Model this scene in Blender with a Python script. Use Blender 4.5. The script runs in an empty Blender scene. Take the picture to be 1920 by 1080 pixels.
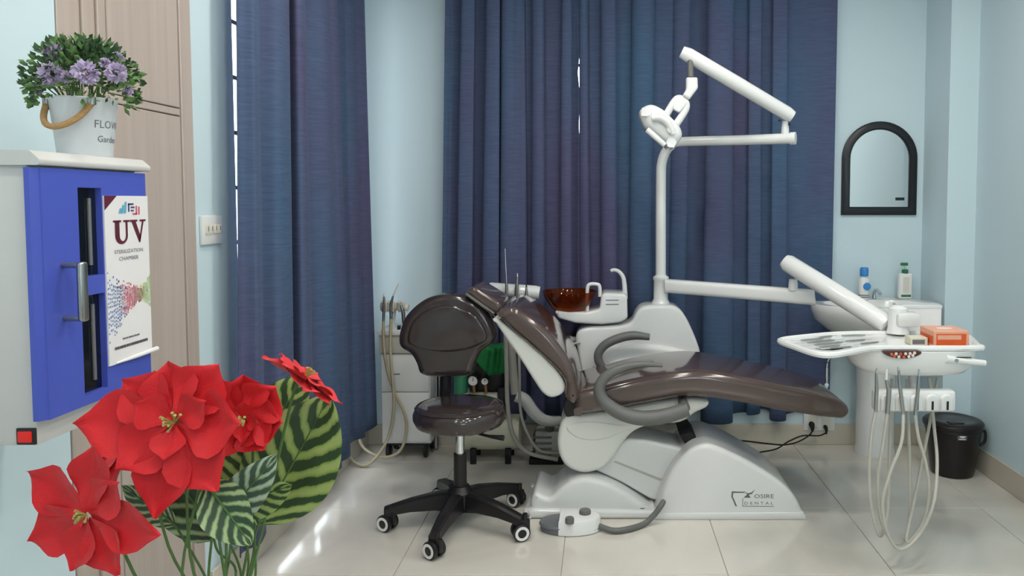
import bpy, bmesh, math, random
from mathutils import Vector, Matrix
random.seed(7)
SC = bpy.context.scene
COL = SC.collection
R = math.radians
V = Vector

# ------------------------------------------------------------------ camera, world, light, exposure
F_PX, CX, CY, H, PITCH = 1450.0, 1130.0, 455.0, 1.34, R(3.1)
cam_d = bpy.data.cameras.new('camera'); cam = bpy.data.objects.new('camera', cam_d); COL.objects.link(cam)
cam_d.sensor_width = 36.0; cam_d.sensor_fit = 'HORIZONTAL'
cam_d.lens = F_PX / 1920 * 36
cam_d.shift_x = -(CX - 960) / 1920
cam_d.shift_y = -(540 - CY) / 1920
cam.location = (0, 0, H); cam.rotation_euler = (math.pi/2 - PITCH, 0, 0)
cam_d.clip_start = 0.02
SC.camera = cam

W = bpy.data.worlds.new('world'); SC.world = W; W.use_nodes = True
W.node_tree.nodes['Background'].inputs[0].default_value = (0.86, 0.93, 1.0, 1)
W.node_tree.nodes['Background'].inputs[1].default_value = 4.5

SC.view_settings.view_transform = 'Standard'; SC.view_settings.look = 'None'
SC.view_settings.gamma = 1; SC.view_settings.use_curve_mapping = False
SC.view_settings.exposure = 0.50
LAMP_STRENGTH = 60.0

# ------------------------------------------------------------------ photo geometry -> world
_cp, _sp = math.cos(PITCH), math.sin(PITCH)
def ray(px, py):
    a = (px - CX) / F_PX; b = -(py - CY) / F_PX
    return V((a, _cp + b*_sp, b*_cp - _sp))
def P(px, py, Y):
    d = ray(px, py); return V((0, 0, H)) + d * (Y / d.y)
def PX(px, py, X):
    d = ray(px, py); return V((0, 0, H)) + d * (X / d.x)
def PZ(px, py, Z):
    d = ray(px, py); return V((0, 0, H)) + d * ((Z - H) / d.z)
def PP(pts, Y):
    return [(p.x, p.z) for p in (P(x, y, Y) for x, y in pts)]

# ------------------------------------------------------------------ materials
def lin(h):
    h = h.lstrip('#'); out = []
    for i in (0, 2, 4):
        c = int(h[i:i+2], 16) / 255
        out.append(c/12.92 if c <= .04045 else ((c+.055)/1.055)**2.4)
    return (*out, 1)
MATS = {}
def mat(name, col, rough=.5, metal=0, noise=.04, nscale=30, bump=0, bscale=200, coat=0, sheen=0, trans=0, spec=.5, emit=None, estr=0, ior=1.45, sss=0):
    if name in MATS: return MATS[name]
    m = bpy.data.materials.new(name); m.use_nodes = True; MATS[name] = m
    nt = m.node_tree; b = nt.nodes['Principled BSDF']
    c = lin(col)
    b.inputs['Base Color'].default_value = c
    b.inputs['Roughness'].default_value = rough; b.inputs['Metallic'].default_value = metal
    b.inputs['Coat Weight'].default_value = coat; b.inputs['Coat Roughness'].default_value = .06
    b.inputs['Sheen Weight'].default_value = sheen; b.inputs['Transmission Weight'].default_value = trans
    b.inputs['Specular IOR Level'].default_value = spec; b.inputs['IOR'].default_value = ior
    if emit:
        b.inputs['Emission Color'].default_value = lin(emit); b.inputs['Emission Strength'].default_value = estr
    if noise or bump:
        tc = nt.nodes.new('ShaderNodeTexCoord')
        if noise:
            n = nt.nodes.new('ShaderNodeTexNoise'); n.inputs['Scale'].default_value = nscale; n.inputs['Detail'].default_value = 3
            nt.links.new(tc.outputs['Object'], n.inputs['Vector'])
            mx = nt.nodes.new('ShaderNodeMix'); mx.data_type = 'RGBA'
            mx.inputs[6].default_value = tuple(max(0, x*(1-noise)) for x in c[:3]) + (1,)
            mx.inputs[7].default_value = tuple(min(1, x*(1+noise)) for x in c[:3]) + (1,)
            nt.links.new(n.outputs['Fac'], mx.inputs[0]); nt.links.new(mx.outputs[2], b.inputs['Base Color'])
        if bump:
            n2 = nt.nodes.new('ShaderNodeTexNoise'); n2.inputs['Scale'].default_value = bscale
            nt.links.new(tc.outputs['Object'], n2.inputs['Vector'])
            bp = nt.nodes.new('ShaderNodeBump'); bp.inputs['Strength'].default_value = bump; bp.inputs['Distance'].default_value = .002
            nt.links.new(n2.outputs['Fac'], bp.inputs['Height']); nt.links.new(bp.outputs['Normal'], b.inputs['Normal'])
    return m

M = {}
M['wall'] = mat('wall_paint', '#cbdfe6', .55, noise=.02, nscale=2, bump=.05)
M['ceiling'] = mat('ceiling_paint', '#eeeeec', .7, noise=.01)
M['skirt'] = mat('skirting_tile', '#cbc4b4', .25, noise=.06, nscale=8)
M['grout'] = mat('grout', '#a9a296', .8)
M['white'] = mat('white_plastic', '#dedfde', .22, noise=.01, coat=.2)
M['white2'] = mat('white_enamel', '#e6e7e6', .18, noise=.01, coat=.3)
M['ivory'] = mat('ivory_plastic', '#d8d4c8', .4, noise=.02)
M['cream'] = mat('cream_paint', '#d6d4bd', .35, noise=.05)
M['shell'] = mat('back_shell', '#dfe0da', .35, noise=.01)
M['brown'] = mat('brown_vinyl', '#52433f', .13, noise=.1, nscale=12, coat=.6, bump=.02, bscale=60)
M['dkbrown'] = mat('dark_brown_vinyl', '#382f2f', .14, noise=.08, nscale=12, coat=.5, bump=.02, bscale=60)
M['greyrub'] = mat('grey_armrest', '#676866', .4, noise=.04)
M['hose'] = mat('hose_grey', '#b9b7ad', .45, noise=.05)
M['hosecream'] = mat('hose_cream', '#b3a98e', .5, noise=.08)
M['black'] = mat('black_plastic', '#1d1b1d', .35, noise=.1)
M['rubber'] = mat('black_rubber', '#141314', .6)
M['bin'] = mat('bin_plastic', '#1c1516', .28, noise=.1)
M['chrome'] = mat('chrome', '#d5d7d8', .12, metal=1, noise=0)
M['steel'] = mat('brushed_steel', '#a9a9a6', .3, metal=1, noise=.05, nscale=60)
M['blue'] = mat('blue_door', '#4a5aba', .35, noise=.02)
M['cab'] = mat('cabinet_shell', '#cbcac7', .35, noise=.02)
M['glassdark'] = mat('dark_glass', '#0d1216', .08, noise=0, coat=.5)
M['paper'] = mat('label_paper', '#e9e6e6', .35, noise=.01)
M['amber'] = mat('amber_glass', '#a84e18', .04, noise=0, trans=.9, ior=1.3)
M['red'] = mat('red_fabric_petal', '#cc0f1a', .6, noise=.18, nscale=40, bump=.3, bscale=500, sheen=.1)
M['stem'] = mat('stem_green', '#4c6b34', .6, noise=.2)
M['leafdk'] = mat('leaf_dark', '#3f5a3a', .55, noise=.3, nscale=50)
M['leafmid'] = mat('leaf_mid', '#668a4c', .55, noise=.3, nscale=50)
M['lilac'] = mat('lilac_petal', '#c4b4d2', .7, noise=.2, nscale=90)
M['pot'] = mat('white_pot', '#d3d7da', .45, noise=.03)
M['rope'] = mat('rope', '#b08a5c', .9, noise=.3, nscale=150, bump=.5, bscale=300)
M['soil'] = mat('dark_moss', '#2c3526', .9, noise=.3)
M['mirror'] = mat('mirror_glass', '#e3e9ea', .02, metal=1, noise=0)
M['frame'] = mat('black_frame', '#1c2026', .35, noise=.05)
M['ceramic'] = mat('ceramic', '#e3e4e2', .12, noise=.01, coat=.4)
M['orange'] = mat('orange_card', '#d85a22', .45, noise=.1)
M['orangelt'] = mat('orange_pale_card', '#e2a78c', .5, noise=.08)
M['green'] = mat('green_cloth', '#1d7a3e', .8, noise=.2, nscale=25, bump=.3, bscale=40)
M['bluecap'] = mat('blue_cap', '#3f8ad0', .35, noise=.03)
M['greencap'] = mat('green_cap', '#2f6d4d', .4)
M['palegreen'] = mat('pale_green_pump', '#a9d3b1', .4)
M['ink'] = mat('dark_ink', '#3a2a38', .6)
M['inkgrey'] = mat('grey_ink', '#6d6a72', .6)
M['maroon'] = mat('maroon_ink', '#5e1f33', .5)
M['panel'] = mat('button_panel', '#4a2b26', .3)
M['btn'] = mat('panel_button', '#e6d3c8', .4)
M['btnred'] = mat('panel_button_red', '#c8593f', .4)
M['grille'] = mat('grey_metal', '#77787a', .4, metal=.4)
M['alu'] = mat('window_frame_metal', '#c9c4bd', .35, metal=.3)
M['foot'] = mat('pedal_grey', '#6c6f74', .4)
M['woodtable'] = mat('side_table_wood', '#8a6b4c', .5, noise=.2)
M['redlamp'] = mat('red_rocker', '#8f1214', .25, noise=0, emit='#ff2a10', estr=.25)
M['lamp'] = mat('lamp_diffuser', '#ffffff', .4, noise=0, emit='#fffaf2', estr=LAMP_STRENGTH)
for n_, c_ in (('dblue','#5f86c8'),('dnavy','#3d4470'),('dred','#d0506a'),('dpink','#c78aa0'),('dorange','#e0a060'),('dyel','#d8d27a'),('dgreen','#a9cc7a'),('dcyan','#5aa8c8')):
    M[n_] = mat('print_'+n_, c_, .5, noise=0)

def glass_mat():
    m = bpy.data.materials.new('window_glass'); m.use_nodes = True; nt = m.node_tree
    b = nt.nodes['Principled BSDF']; b.inputs['Transmission Weight'].default_value = 1; b.inputs['Roughness'].default_value = 0; b.inputs['IOR'].default_value = 1.02
    return m
M['glass'] = glass_mat()

def tile_mat():
    m = mat('floor_tile', '#cdc7b9', .13, noise=.05, nscale=3, coat=.3); nt = m.node_tree
    b = nt.nodes['Principled BSDF']
    tc = nt.nodes.new('ShaderNodeTexCoord'); n = nt.nodes.new('ShaderNodeTexNoise')
    geo = nt.nodes.new('ShaderNodeNewGeometry')
    n.inputs['Scale'].default_value = 1.6; n.inputs['Detail'].default_value = 8; n.inputs['Distortion'].default_value = 1.2
    nt.links.new(geo.outputs['Position'], n.inputs['Vector'])
    cr = nt.nodes.new('ShaderNodeValToRGB')
    cr.color_ramp.elements[0].position = .35; cr.color_ramp.elements[0].color = lin('#cdc8be')
    cr.color_ramp.elements[1].position = .65; cr.color_ramp.elements[1].color = lin('#dcd8ce')
    nt.links.new(n.outputs['Fac'], cr.inputs[0]); nt.links.new(cr.outputs[0], b.inputs['Base Color'])
    return m
M['tile'] = tile_mat()

def wood_mat():
    m = bpy.data.materials.new('taupe_laminate'); m.use_nodes = True; nt = m.node_tree; b = nt.nodes['Principled BSDF']
    geo = nt.nodes.new('ShaderNodeNewGeometry'); mp = nt.nodes.new('ShaderNodeMapping'); mp.inputs['Scale'].default_value = (35, 35, 1.5)
    n = nt.nodes.new('ShaderNodeTexNoise'); n.inputs['Scale'].default_value = 1; n.inputs['Detail'].default_value = 5
    cr = nt.nodes.new('ShaderNodeValToRGB')
    cr.color_ramp.elements[0].position = .3; cr.color_ramp.elements[0].color = lin('#b0a299')
    cr.color_ramp.elements[1].position = .7; cr.color_ramp.elements[1].color = lin('#bcaea5')
    nt.links.new(geo.outputs['Position'], mp.inputs[0]); nt.links.new(mp.outputs[0], n.inputs['Vector'])
    nt.links.new(n.outputs['Fac'], cr.inputs[0]); nt.links.new(cr.outputs[0], b.inputs['Base Color'])
    b.inputs['Roughness'].default_value = .45
    return m
M['wood'] = wood_mat()

def velvet_mat():
    m = bpy.data.materials.new('blue_velvet'); m.use_nodes = True; nt = m.node_tree; b = nt.nodes['Principled BSDF']
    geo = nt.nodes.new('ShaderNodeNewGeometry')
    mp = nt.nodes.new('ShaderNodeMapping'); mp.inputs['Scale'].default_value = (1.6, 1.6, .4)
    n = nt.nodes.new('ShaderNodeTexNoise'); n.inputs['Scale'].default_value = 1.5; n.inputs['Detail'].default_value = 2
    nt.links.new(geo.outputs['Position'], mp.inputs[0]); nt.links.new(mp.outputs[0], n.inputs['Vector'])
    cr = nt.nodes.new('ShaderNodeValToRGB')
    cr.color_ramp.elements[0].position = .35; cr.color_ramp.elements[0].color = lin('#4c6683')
    cr.color_ramp.elements[1].position = .65; cr.color_ramp.elements[1].color = lin('#585776')  # purple mixed into the blue stands in for daylight through the cloth
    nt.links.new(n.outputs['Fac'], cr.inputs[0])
    mp2 = nt.nodes.new('ShaderNodeMapping'); mp2.inputs['Scale'].default_value = (12, 12, 160)
    n2 = nt.nodes.new('ShaderNodeTexNoise'); n2.inputs['Scale'].default_value = 1; n2.inputs['Detail'].default_value = 4
    nt.links.new(geo.outputs['Position'], mp2.inputs[0]); nt.links.new(mp2.outputs[0], n2.inputs['Vector'])
    cr2 = nt.nodes.new('ShaderNodeValToRGB'); cr2.color_ramp.elements[0].position = .3; cr2.color_ramp.elements[1].position = .75
    cr2.color_ramp.elements[0].color = (.82, .82, .82, 1); cr2.color_ramp.elements[1].color = (1.08, 1.08, 1.08, 1)
    nt.links.new(n2.outputs['Fac'], cr2.inputs[0])
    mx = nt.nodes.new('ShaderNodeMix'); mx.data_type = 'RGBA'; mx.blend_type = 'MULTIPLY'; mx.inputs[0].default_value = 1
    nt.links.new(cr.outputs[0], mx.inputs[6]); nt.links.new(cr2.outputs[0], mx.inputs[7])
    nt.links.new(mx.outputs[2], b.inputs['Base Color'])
    b.inputs['Roughness'].default_value = .8; b.inputs['Sheen Weight'].default_value = .2
    b.inputs['Sheen Roughness'].default_value = .35; b.inputs['Sheen Tint'].default_value = lin('#9aa6ba')
    b.inputs['Specular IOR Level'].default_value = .1
    bp = nt.nodes.new('ShaderNodeBump'); bp.inputs['Strength'].default_value = .25; bp.inputs['Distance'].default_value = .002
    nt.links.new(n2.outputs['Fac'], bp.inputs['Height']); nt.links.new(bp.outputs['Normal'], b.inputs['Normal'])
    return m
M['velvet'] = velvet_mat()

def striped_leaf_mat(name, dark, light, pale):
    m = bpy.data.materials.new(name); m.use_nodes = True; nt = m.node_tree; b = nt.nodes['Principled BSDF']
    uv = nt.nodes.new('ShaderNodeUVMap'); uv.uv_map = 'leaf'
    sep = nt.nodes.new('ShaderNodeSeparateXYZ'); nt.links.new(uv.outputs[0], sep.inputs[0])
    def math_(op, a, b_=None, val=None):
        k = nt.nodes.new('ShaderNodeMath'); k.operation = op
        nt.links.new(a, k.inputs[0])
        if b_ is not None: nt.links.new(b_, k.inputs[1])
        if val is not None: k.inputs[1].default_value = val
        return k.outputs[0]
    a = math_('ABSOLUTE', math_('SUBTRACT', sep.outputs[0], val=.5))
    nz = nt.nodes.new('ShaderNodeTexNoise'); nz.inputs['Scale'].default_value = 9; nt.links.new(uv.outputs[0], nz.inputs['Vector'])
    s = math_('SUBTRACT', sep.outputs[1], math_('MULTIPLY', a, val=.55))
    s = math_('ADD', s, math_('MULTIPLY', nz.outputs['Fac'], val=.06))
    s = math_('SINE', math_('MULTIPLY', s, val=38))
    s = math_('ADD', s, math_('MULTIPLY', a, val=1.5))
    cr = nt.nodes.new('ShaderNodeValToRGB'); e = cr.color_ramp.elements
    e[0].position = .45; e[0].color = lin(dark); e[1].position = .62; e[1].color = lin(light)
    e2 = cr.color_ramp.elements.new(.98); e2.color = lin(pale)
    k = math_('MULTIPLY', math_('ADD', s, val=1.0), val=.42)
    nt.links.new(k, cr.inputs[0]); nt.links.new(cr.outputs[0], b.inputs['Base Color'])
    b.inputs['Roughness'].default_value = .5
    return m
M['leafA'] = striped_leaf_mat('striped_leaf_bright', '#26401f', '#74913f', '#98a862')
M['leafB'] = striped_leaf_mat('striped_leaf_dark', '#2a4029', '#45663a', '#9fae7c')
M['leafC'] = striped_leaf_mat('striped_leaf_grey', '#3d5244', '#6f8a62', '#a9b9a4')

# ------------------------------------------------------------------ mesh helpers
def new(): return bmesh.new()
def box(bm, lo, hi, bev=0, seg=2):
    t = bmesh.new(); bmesh.ops.create_cube(t, size=1)
    lo, hi = V(lo), V(hi)
    for v in t.verts: v.co = V((lo[i] + (v.co[i]+.5)*(hi[i]-lo[i]) for i in range(3)))
    if bev: bmesh.ops.bevel(t, geom=t.edges[:], offset=bev, segments=seg, profile=.5, affect='EDGES')
    merge(bm, t)
    return bm
def merge(bm, t, mtx=None):
    if mtx is not None: t.transform(mtx)
    mp = [bm.verts.new(v.co) for v in t.verts]; t.verts.index_update()
    for f in t.faces:
        try: bm.faces.new([mp[v.index] for v in f.verts])
        except ValueError: pass
    t.free()
def spl(pts, n=6, closed=False):
    pts = [V(p) for p in pts]; N = len(pts); out = []
    rng = range(N) if closed else range(N-1)
    for i in rng:
        if closed: a, b, c, d = pts[(i-1) % N], pts[i], pts[(i+1) % N], pts[(i+2) % N]
        else:
            b, c = pts[i], pts[i+1]
            a = pts[i-1] if i else b*2-c
            d = pts[i+2] if i+2 < N else c*2-b
        for k in range(n):
            t = k/n
            out.append(.5*((2*b)+(c-a)*t+(2*a-5*b+4*c-d)*t*t+(3*b-a-3*c+d)*t**3))
    if not closed: out.append(pts[-1].copy())
    return out
def fillet(pts, rad, n=4):
    pts = [V(p) for p in pts]; N = len(pts); out = []
    for i, b in enumerate(pts):
        a, c = pts[i-1], pts[(i+1) % N]
        r1 = min(rad, (a-b).length*.48); r2 = min(rad, (c-b).length*.48)
        s = b+(a-b).normalized()*r1; e = b+(c-b).normalized()*r2
        for k in range(n+1):
            t = k/n; out.append((1-t)**2*s+2*t*(1-t)*b+t*t*e)
    return out
def ring_fill(bm, rings, cap0=True, cap1=True, closed=True):
    vs = [[bm.verts.new(p) for p in r] for r in rings]
    n = len(vs[0])
    for a, b in zip(vs, vs[1:]):
        for i in range(n if closed else n-1):
            j = (i+1) % n
            try: bm.faces.new((a[i], a[j], b[j], b[i]))
            except ValueError: pass
    if cap0: bm.faces.new(list(reversed(vs[0])))
    if cap1: bm.faces.new(vs[-1])
    return vs
def slab(bm, pts, y0, y1, r=.01, k=4, r1=None):
    """outline (x,z) extruded along Y from y0 to y1 with rounded rims"""
    pts = [V((p[0], p[1])) for p in pts]; N = len(pts)
    area = sum(pts[i].x*pts[(i+1) % N].y-pts[(i+1) % N].x*pts[i].y for i in range(N))
    if area < 0: pts.reverse()
    cache = {0.0: pts}
    def inset_to(ins):
        """shrink the outline in small steps, collapsing edges that would turn inside out"""
        ins = round(ins, 6)
        if ins in cache: return cache[ins]
        base = max(k for k in cache if k < ins); cur = cache[base]; steps = max(1, int((ins-base)/.0015))
        for _ in range(steps):
            st_ = (ins-base)/steps; nxt = []
            for i in range(N):
                t1 = None
                for w in range(1, 6):
                    t1 = cur[(i+w) % N]-cur[i-w]
                    if t1.length > 1e-5: break
                if t1.length < 1e-9: nxt.append(cur[i].copy()); continue
                t1.normalize(); nxt.append(cur[i]-V((t1.y, -t1.x))*st_)
            for _p in range(4):
                for i in range(N):
                    j = (i+1) % N
                    if (nxt[j]-nxt[i]).dot(cur[j]-cur[i]) < 0:
                        m_ = (nxt[i]+nxt[j])/2; nxt[i] = m_.copy(); nxt[j] = m_.copy()
            cur = nxt
        cache[ins] = cur; return cur
    def layer(y, ins): return [V((p.x, y, p.y)) for p in inset_to(ins)]
    for q in range(k, -1, -1): inset_to(max(r, r1 or 0)*(1-math.sin(q/k*math.pi/2)))
    rings = []
    r1 = r if r1 is None else r1
    if r > 0:
        for i in range(k):
            th = i/k*math.pi/2; rings.append(layer(y0+r*(1-math.sin(th)), r*(1-math.cos(th))) if False else layer(y0+r*(1-math.cos(th)), r*(1-math.sin(th))))
    rings.append(layer(y0+r, 0)); rings.append(layer(y1-r1, 0))
    if r1 > 0:
        for i in range(1, k+1):
            th = math.pi/2-i/k*math.pi/2; rings.append(layer(y1-r1*(1-math.cos(th)), r1*(1-math.sin(th))))
    vs = ring_fill(bm, rings, False, False)
    from mathutils.geometry import delaunay_2d_cdt
    fl = bm.faces.layers.int.get('flat') or bm.faces.layers.int.new('flat')
    vs = [[v for v in bm.verts][-len(rings)*N:][:N], [v for v in bm.verts][-N:]]
    for rv, sgn in ((vs[0], 1), (vs[1], -1)):
        co = [V((v.co.x, v.co.z)) for v in rv]
        o_ = delaunay_2d_cdt(co, [(i, (i+1) % N) for i in range(N)], [], 1, 1e-6)
        yy = rv[0].co.y
        nv = [rv[src[0]] if src else bm.verts.new((p.x, yy, p.y)) for p, src in zip(o_[0], o_[3])]
        for f in o_[2]:
            try:
                nf = bm.faces.new([nv[i] for i in f]); nf[fl] = 1
            except ValueError: pass
    return bm
def tube(bm, path, rad, seg=12, n=6, smooth=True, flat=None):
    path = [V(p) for p in path]
    if not isinstance(rad, (list, tuple)): rad = [rad]*len(path)
    if smooth and len(path) > 2:
        pts = spl(path, n); rr = []
        for i in range(len(rad)-1):
            for k in range(n): rr.append(rad[i]+(rad[i+1]-rad[i])*k/n)
        rr.append(rad[-1])
    else: pts, rr = path, list(rad)
    rings = []; up = None
    for i, p in enumerate(pts):
        t = (pts[min(i+1, len(pts)-1)]-pts[max(i-1, 0)]).normalized()
        if up is None:
            up = V((0, 1, 0)) if abs(t.y) < .9 else V((1, 0, 0))
        u = (up-t*up.dot(t)).normalized(); up = u; w = t.cross(u)
        f = flat or 1
        rings.append([p+u*math.cos(2*math.pi*k/seg)*rr[i]*f+w*math.sin(2*math.pi*k/seg)*rr[i] for k in range(seg)])
    ring_fill(bm, rings); return bm
def lathe(bm, prof, c=(0, 0, 0), seg=32, mtx=None, cap=True, sx=1, sy=1):
    """prof: list of (radius, z) bottom to top"""
    c = V(c); rings = []
    for r, z in prof:
        r = max(r, 1e-4)
        rings.append([V((r*math.cos(2*math.pi*k/seg)*sx, r*math.sin(2*math.pi*k/seg)*sy, z)) for k in range(seg)])
    if mtx is not None: rings = [[mtx @ p for p in q] for q in rings]
    rings = [[p+c for p in q] for q in rings]
    ring_fill(bm, rings, cap, cap); return bm
def cyl(bm, a, b, r, seg=20, r2=None):
    return tube(bm, [a, b], [r, r if r2 is None else r2], seg, smooth=False)
def sheet(bm, grid):
    vs = [[bm.verts.new(p) for p in row] for row in grid]
    for i in range(len(vs)-1):
        for j in range(len(vs[0])-1):
            bm.faces.new((vs[i][j], vs[i][j+1], vs[i+1][j+1], vs[i+1][j]))
    return bm
ORG = {}
def obj(name, bm, m, parent=None, loc=None, ang=38, recalc=True):
    if recalc: bmesh.ops.recalc_face_normals(bm, faces=bm.faces[:])
    org = ORG[parent.name] if parent else V(loc or (0, 0, 0))
    me = bpy.data.meshes.new(name)
    bm.normal_update()
    big = []; fl_ = bm.faces.layers.int.get('flat')
    for f in bm.faces:
        f.smooth = len(f.verts) <= 12 and not (fl_ and f[fl_])
        if len(f.verts) > 4: big.append(f)
    if big: bmesh.ops.triangulate(bm, faces=big, quad_method='BEAUTY', ngon_method='EAR_CLIP')
    bm.transform(Matrix.Translation(-org)); bm.to_mesh(me); bm.free()
    if ang: me.set_sharp_from_angle(angle=R(ang))
    me.materials.append(M[m] if isinstance(m, str) else m)
    o = bpy.data.objects.new(name, me); COL.objects.link(o)
    if parent: o.parent = parent
    else: o.location = org
    ORG[o.name] = org
    return o
def thing(name, label, cat, loc=(0, 0, 0), group=None):
    o = bpy.data.objects.new(name, None); COL.objects.link(o); o.location = loc; o.empty_display_size = .05
    ORG[o.name] = V(loc); tag(o, label, cat, group); return o
def tag(o, label, cat, group=None):
    o['label'] = label; o['category'] = cat
    if group: o['group'] = group
    return o
def struct(name, bm, m, label=None, parent=None, loc=None):
    o = obj(name, bm, m, parent, loc)
    if not parent:
        o['kind'] = 'structure'
        if label: o['label'] = label
    return o
def copy_thing(root, loc, rotz=0):
    r = root.copy(); COL.objects.link(r); r.location = loc; r.rotation_euler = (0, 0, rotz)
    for ch in root.children:
        c = ch.copy(); COL.objects.link(c); c.parent = r
        for g in ch.children:
            d = g.copy(); COL.objects.link(d); d.parent = c
    return r
def text_mesh(s, size):
    cu = bpy.data.curves.new('t', 'FONT'); cu.body = s; cu.size = size; cu.resolution_u = 2
    o = bpy.data.objects.new('t', cu); COL.objects.link(o)
    dg = bpy.context.evaluated_depsgraph_get(); dg.update()
    me = bpy.data.meshes.new_from_object(o.evaluated_get(dg))
    vs = [(v.co.x, v.co.y) for v in me.vertices]; fs = [tuple(p.vertices) for p in me.polygons]
    bpy.data.objects.remove(o); bpy.data.curves.remove(cu); bpy.data.meshes.remove(me)
    w = max(v[0] for v in vs)-min(v[0] for v in vs); x0 = min(v[0] for v in vs)
    return [(x-x0, y) for x, y in vs], fs, w
def text_on(bm, s, size, fn, width=None):
    vs, fs, w = text_mesh(s, size); k = (width/w) if width else 1
    bv = [bm.verts.new(fn(x*k, y)) for x, y in vs]
    for f in fs:
        try: bm.faces.new([bv[i] for i in f])
        except ValueError: pass
def poly_on(bm, pts, fn):
    try: bm.faces.new([bm.verts.new(fn(x, y)) for x, y in pts])
    except ValueError: pass

# ================================================================== THE ROOM
XL, XR, YB, YF, ZC = -1.30, 1.88, 4.20, -1.6, 2.75
T = .15
b = new(); box(b, (XL-T-.4, YF-T, -.10), (XR+T, YB+T, -.004))
floor = struct('floor', b, 'grout', 'polished beige square floor tiles with thin joints')
ts, x0, y0 = .6, -.75-.6*2, 3.31-.6*9
tile_cache = {}
for i in range(8):
    for j in range(12):
        ax, bx_ = max(x0+i*ts, XL-.35), min(x0+(i+1)*ts, XR+.02)
        ay, by_ = max(y0+j*ts, YF-.02), min(y0+(j+1)*ts, YB+.02)
        if bx_-ax < .02 or by_-ay < .02: continue
        key = (round(bx_-ax, 4), round(by_-ay, 4))
        if key not in tile_cache:
            b = new(); g = .0012
            box(b, (-key[0]/2+g, -key[1]/2+g, -.012), (key[0]/2-g, key[1]/2-g, 0), .0012, 1)
            me = bpy.data.meshes.new('tile'); b.to_mesh(me); b.free(); me.materials.append(M['tile']); tile_cache[key] = me
        o = bpy.data.objects.new('tile', tile_cache[key]); COL.objects.link(o)
        o.parent = floor; o.location = ((ax+bx_)/2, (ay+by_)/2, 0)

b = new(); box(b, (XL-T-.4, YF-T, ZC), (XR+T, YB+T, ZC+.1)); struct('ceiling', b, 'ceiling', 'flat white ceiling')

# back wall with window opening
WX0, WX1, WZ0, WZ1 = -.74, 1.16, .95, 2.45
b = new()
box(b, (XL-T, YB, 0), (WX0, YB+T, ZC)); box(b, (WX1, YB, 0), (XR+T, YB+T, ZC))
box(b, (WX0, YB, 0), (WX1, YB+T, WZ0)); box(b, (WX0, YB, WZ1), (WX1, YB+T, ZC))
struct('wall_back', b, 'wall', 'pale blue back wall behind the dental chair')
# corner column at the right end of the back wall
CXL, CYF = 1.735, 3.90
b = new(); box(b, (CXL, CYF, 0), (XR, YB, ZC)); struct('wall_corner_column', b, 'wall', 'pale blue corner column right of the mirror')
b = new(); box(b, (XR, YF-T, 0), (XR+T, YB+T, ZC)); struct('wall_right', b, 'wall', 'pale blue right wall')
FX0, FX1, FZ0, FZ1 = .6, 1.6, 1.0, 2.1
b = new(); box(b, (XL-T-.4, YF-T, 0), (FX0, YF, ZC)); box(b, (FX1, YF-T, 0), (XR+T, YF, ZC)); box(b, (FX0, YF-T, 0), (FX1, YF, FZ0)); box(b, (FX0, YF-T, FZ1), (FX1, YF, ZC)); struct('wall_front', b, 'wall', 'pale wall behind the viewer')
# left wall: near part, cupboard niche, window
CY0, CY1 = PX(117, 425, XL).y, PX(362, 365, XL).y
LY0, LY1, LZ0, LZ1 = PX(437, 150, XL).y, 3.98, .12, 2.45
b = new()
box(b, (XL-T, YF-T, 0), (XL, CY0, ZC)); box(b, (XL-T, CY1, 0), (XL, LY0, ZC)); box(b, (XL-T, LY1, 0), (XL, YB+T, ZC))
box(b, (XL-T, LY0, 0), (XL, LY1, LZ0)); box(b, (XL-T, LY0, LZ1), (XL, LY1, ZC))
box(b, (XL-.45, CY0, 0), (XL-.42, CY1, ZC))
struct('wall_left', b, 'wall', 'pale blue left wall with window and built-in cupboard')
# skirting
sk = .115
for nm, lo, hi in (('baseboard_back', (XL, YB-.012, 0), (CXL, YB, sk)), ('baseboard_column', (CXL-.012, CYF-.012, 0), (XR, CYF, sk)),
                   ('baseboard_right', (XR-.012, YF, 0), (XR, CYF, sk)), ('baseboard_left', (XL, LY0-.25, 0), (XL+.012, YB, sk)),
                   ('baseboard_left_near', (XL, YF, 0), (XL+.012, CY0, sk))):
    b = new(); box(b, lo, hi, .002, 1); struct(nm, b, 'skirt', 'beige tile skirting')
b = new(); box(b, (CXL-.012, CYF-.012, 0), (CXL, YB, sk), .002, 1); struct('baseboard_column_side', b, 'skirt', 'beige tile skirting')

# windows (frames, panes)
def window(name, axis, lo, hi, z0, z1, at, cols, rows, label):
    root = None
    def bx(u0, u1, za, zb, d0, d1):
        return ((u0, at+d0, za), (u1, at+d1, zb)) if axis == 'x' else ((at+d0, u0, za), (at+d1, u1, zb))
    b = new(); f = .05
    for u0, u1, za, zb in ((lo, lo+f, z0, z1), (hi-f, hi, z0, z1), (lo, hi, z0, z0+f), (lo, hi, z1-f, z1)):
        box(b, *bx(u0, u1, za, zb, -.03, .03), .003, 1)
    for c in range(1, cols):
        u = lo+(hi-lo)*c/cols; box(b, *bx(u-.02, u+.02, z0, z1, -.025, .025), .003, 1)
    root = struct(name, b, 'alu', label)
    for r in range(1, rows):
        z = z0+(z1-z0)*r/rows
        b = new(); box(b, *bx(lo, hi, z-.008, z+.008, -.045, -.03)); o = obj('grille_bar', b, 'grille', root)
    for c in range(cols):
        u0 = lo+(hi-lo)*c/cols+.02; u1 = lo+(hi-lo)*(c+1)/cols-.02
        b = new(); box(b, *bx(u0, u1, z0+.03, z1-.03, -.003, .003)); obj('pane', b, 'glass', root)
window('window_1', 'x', WX0, WX1, WZ0, WZ1, YB+.09, 4, 8, 'window behind the closed back curtains')
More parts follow.
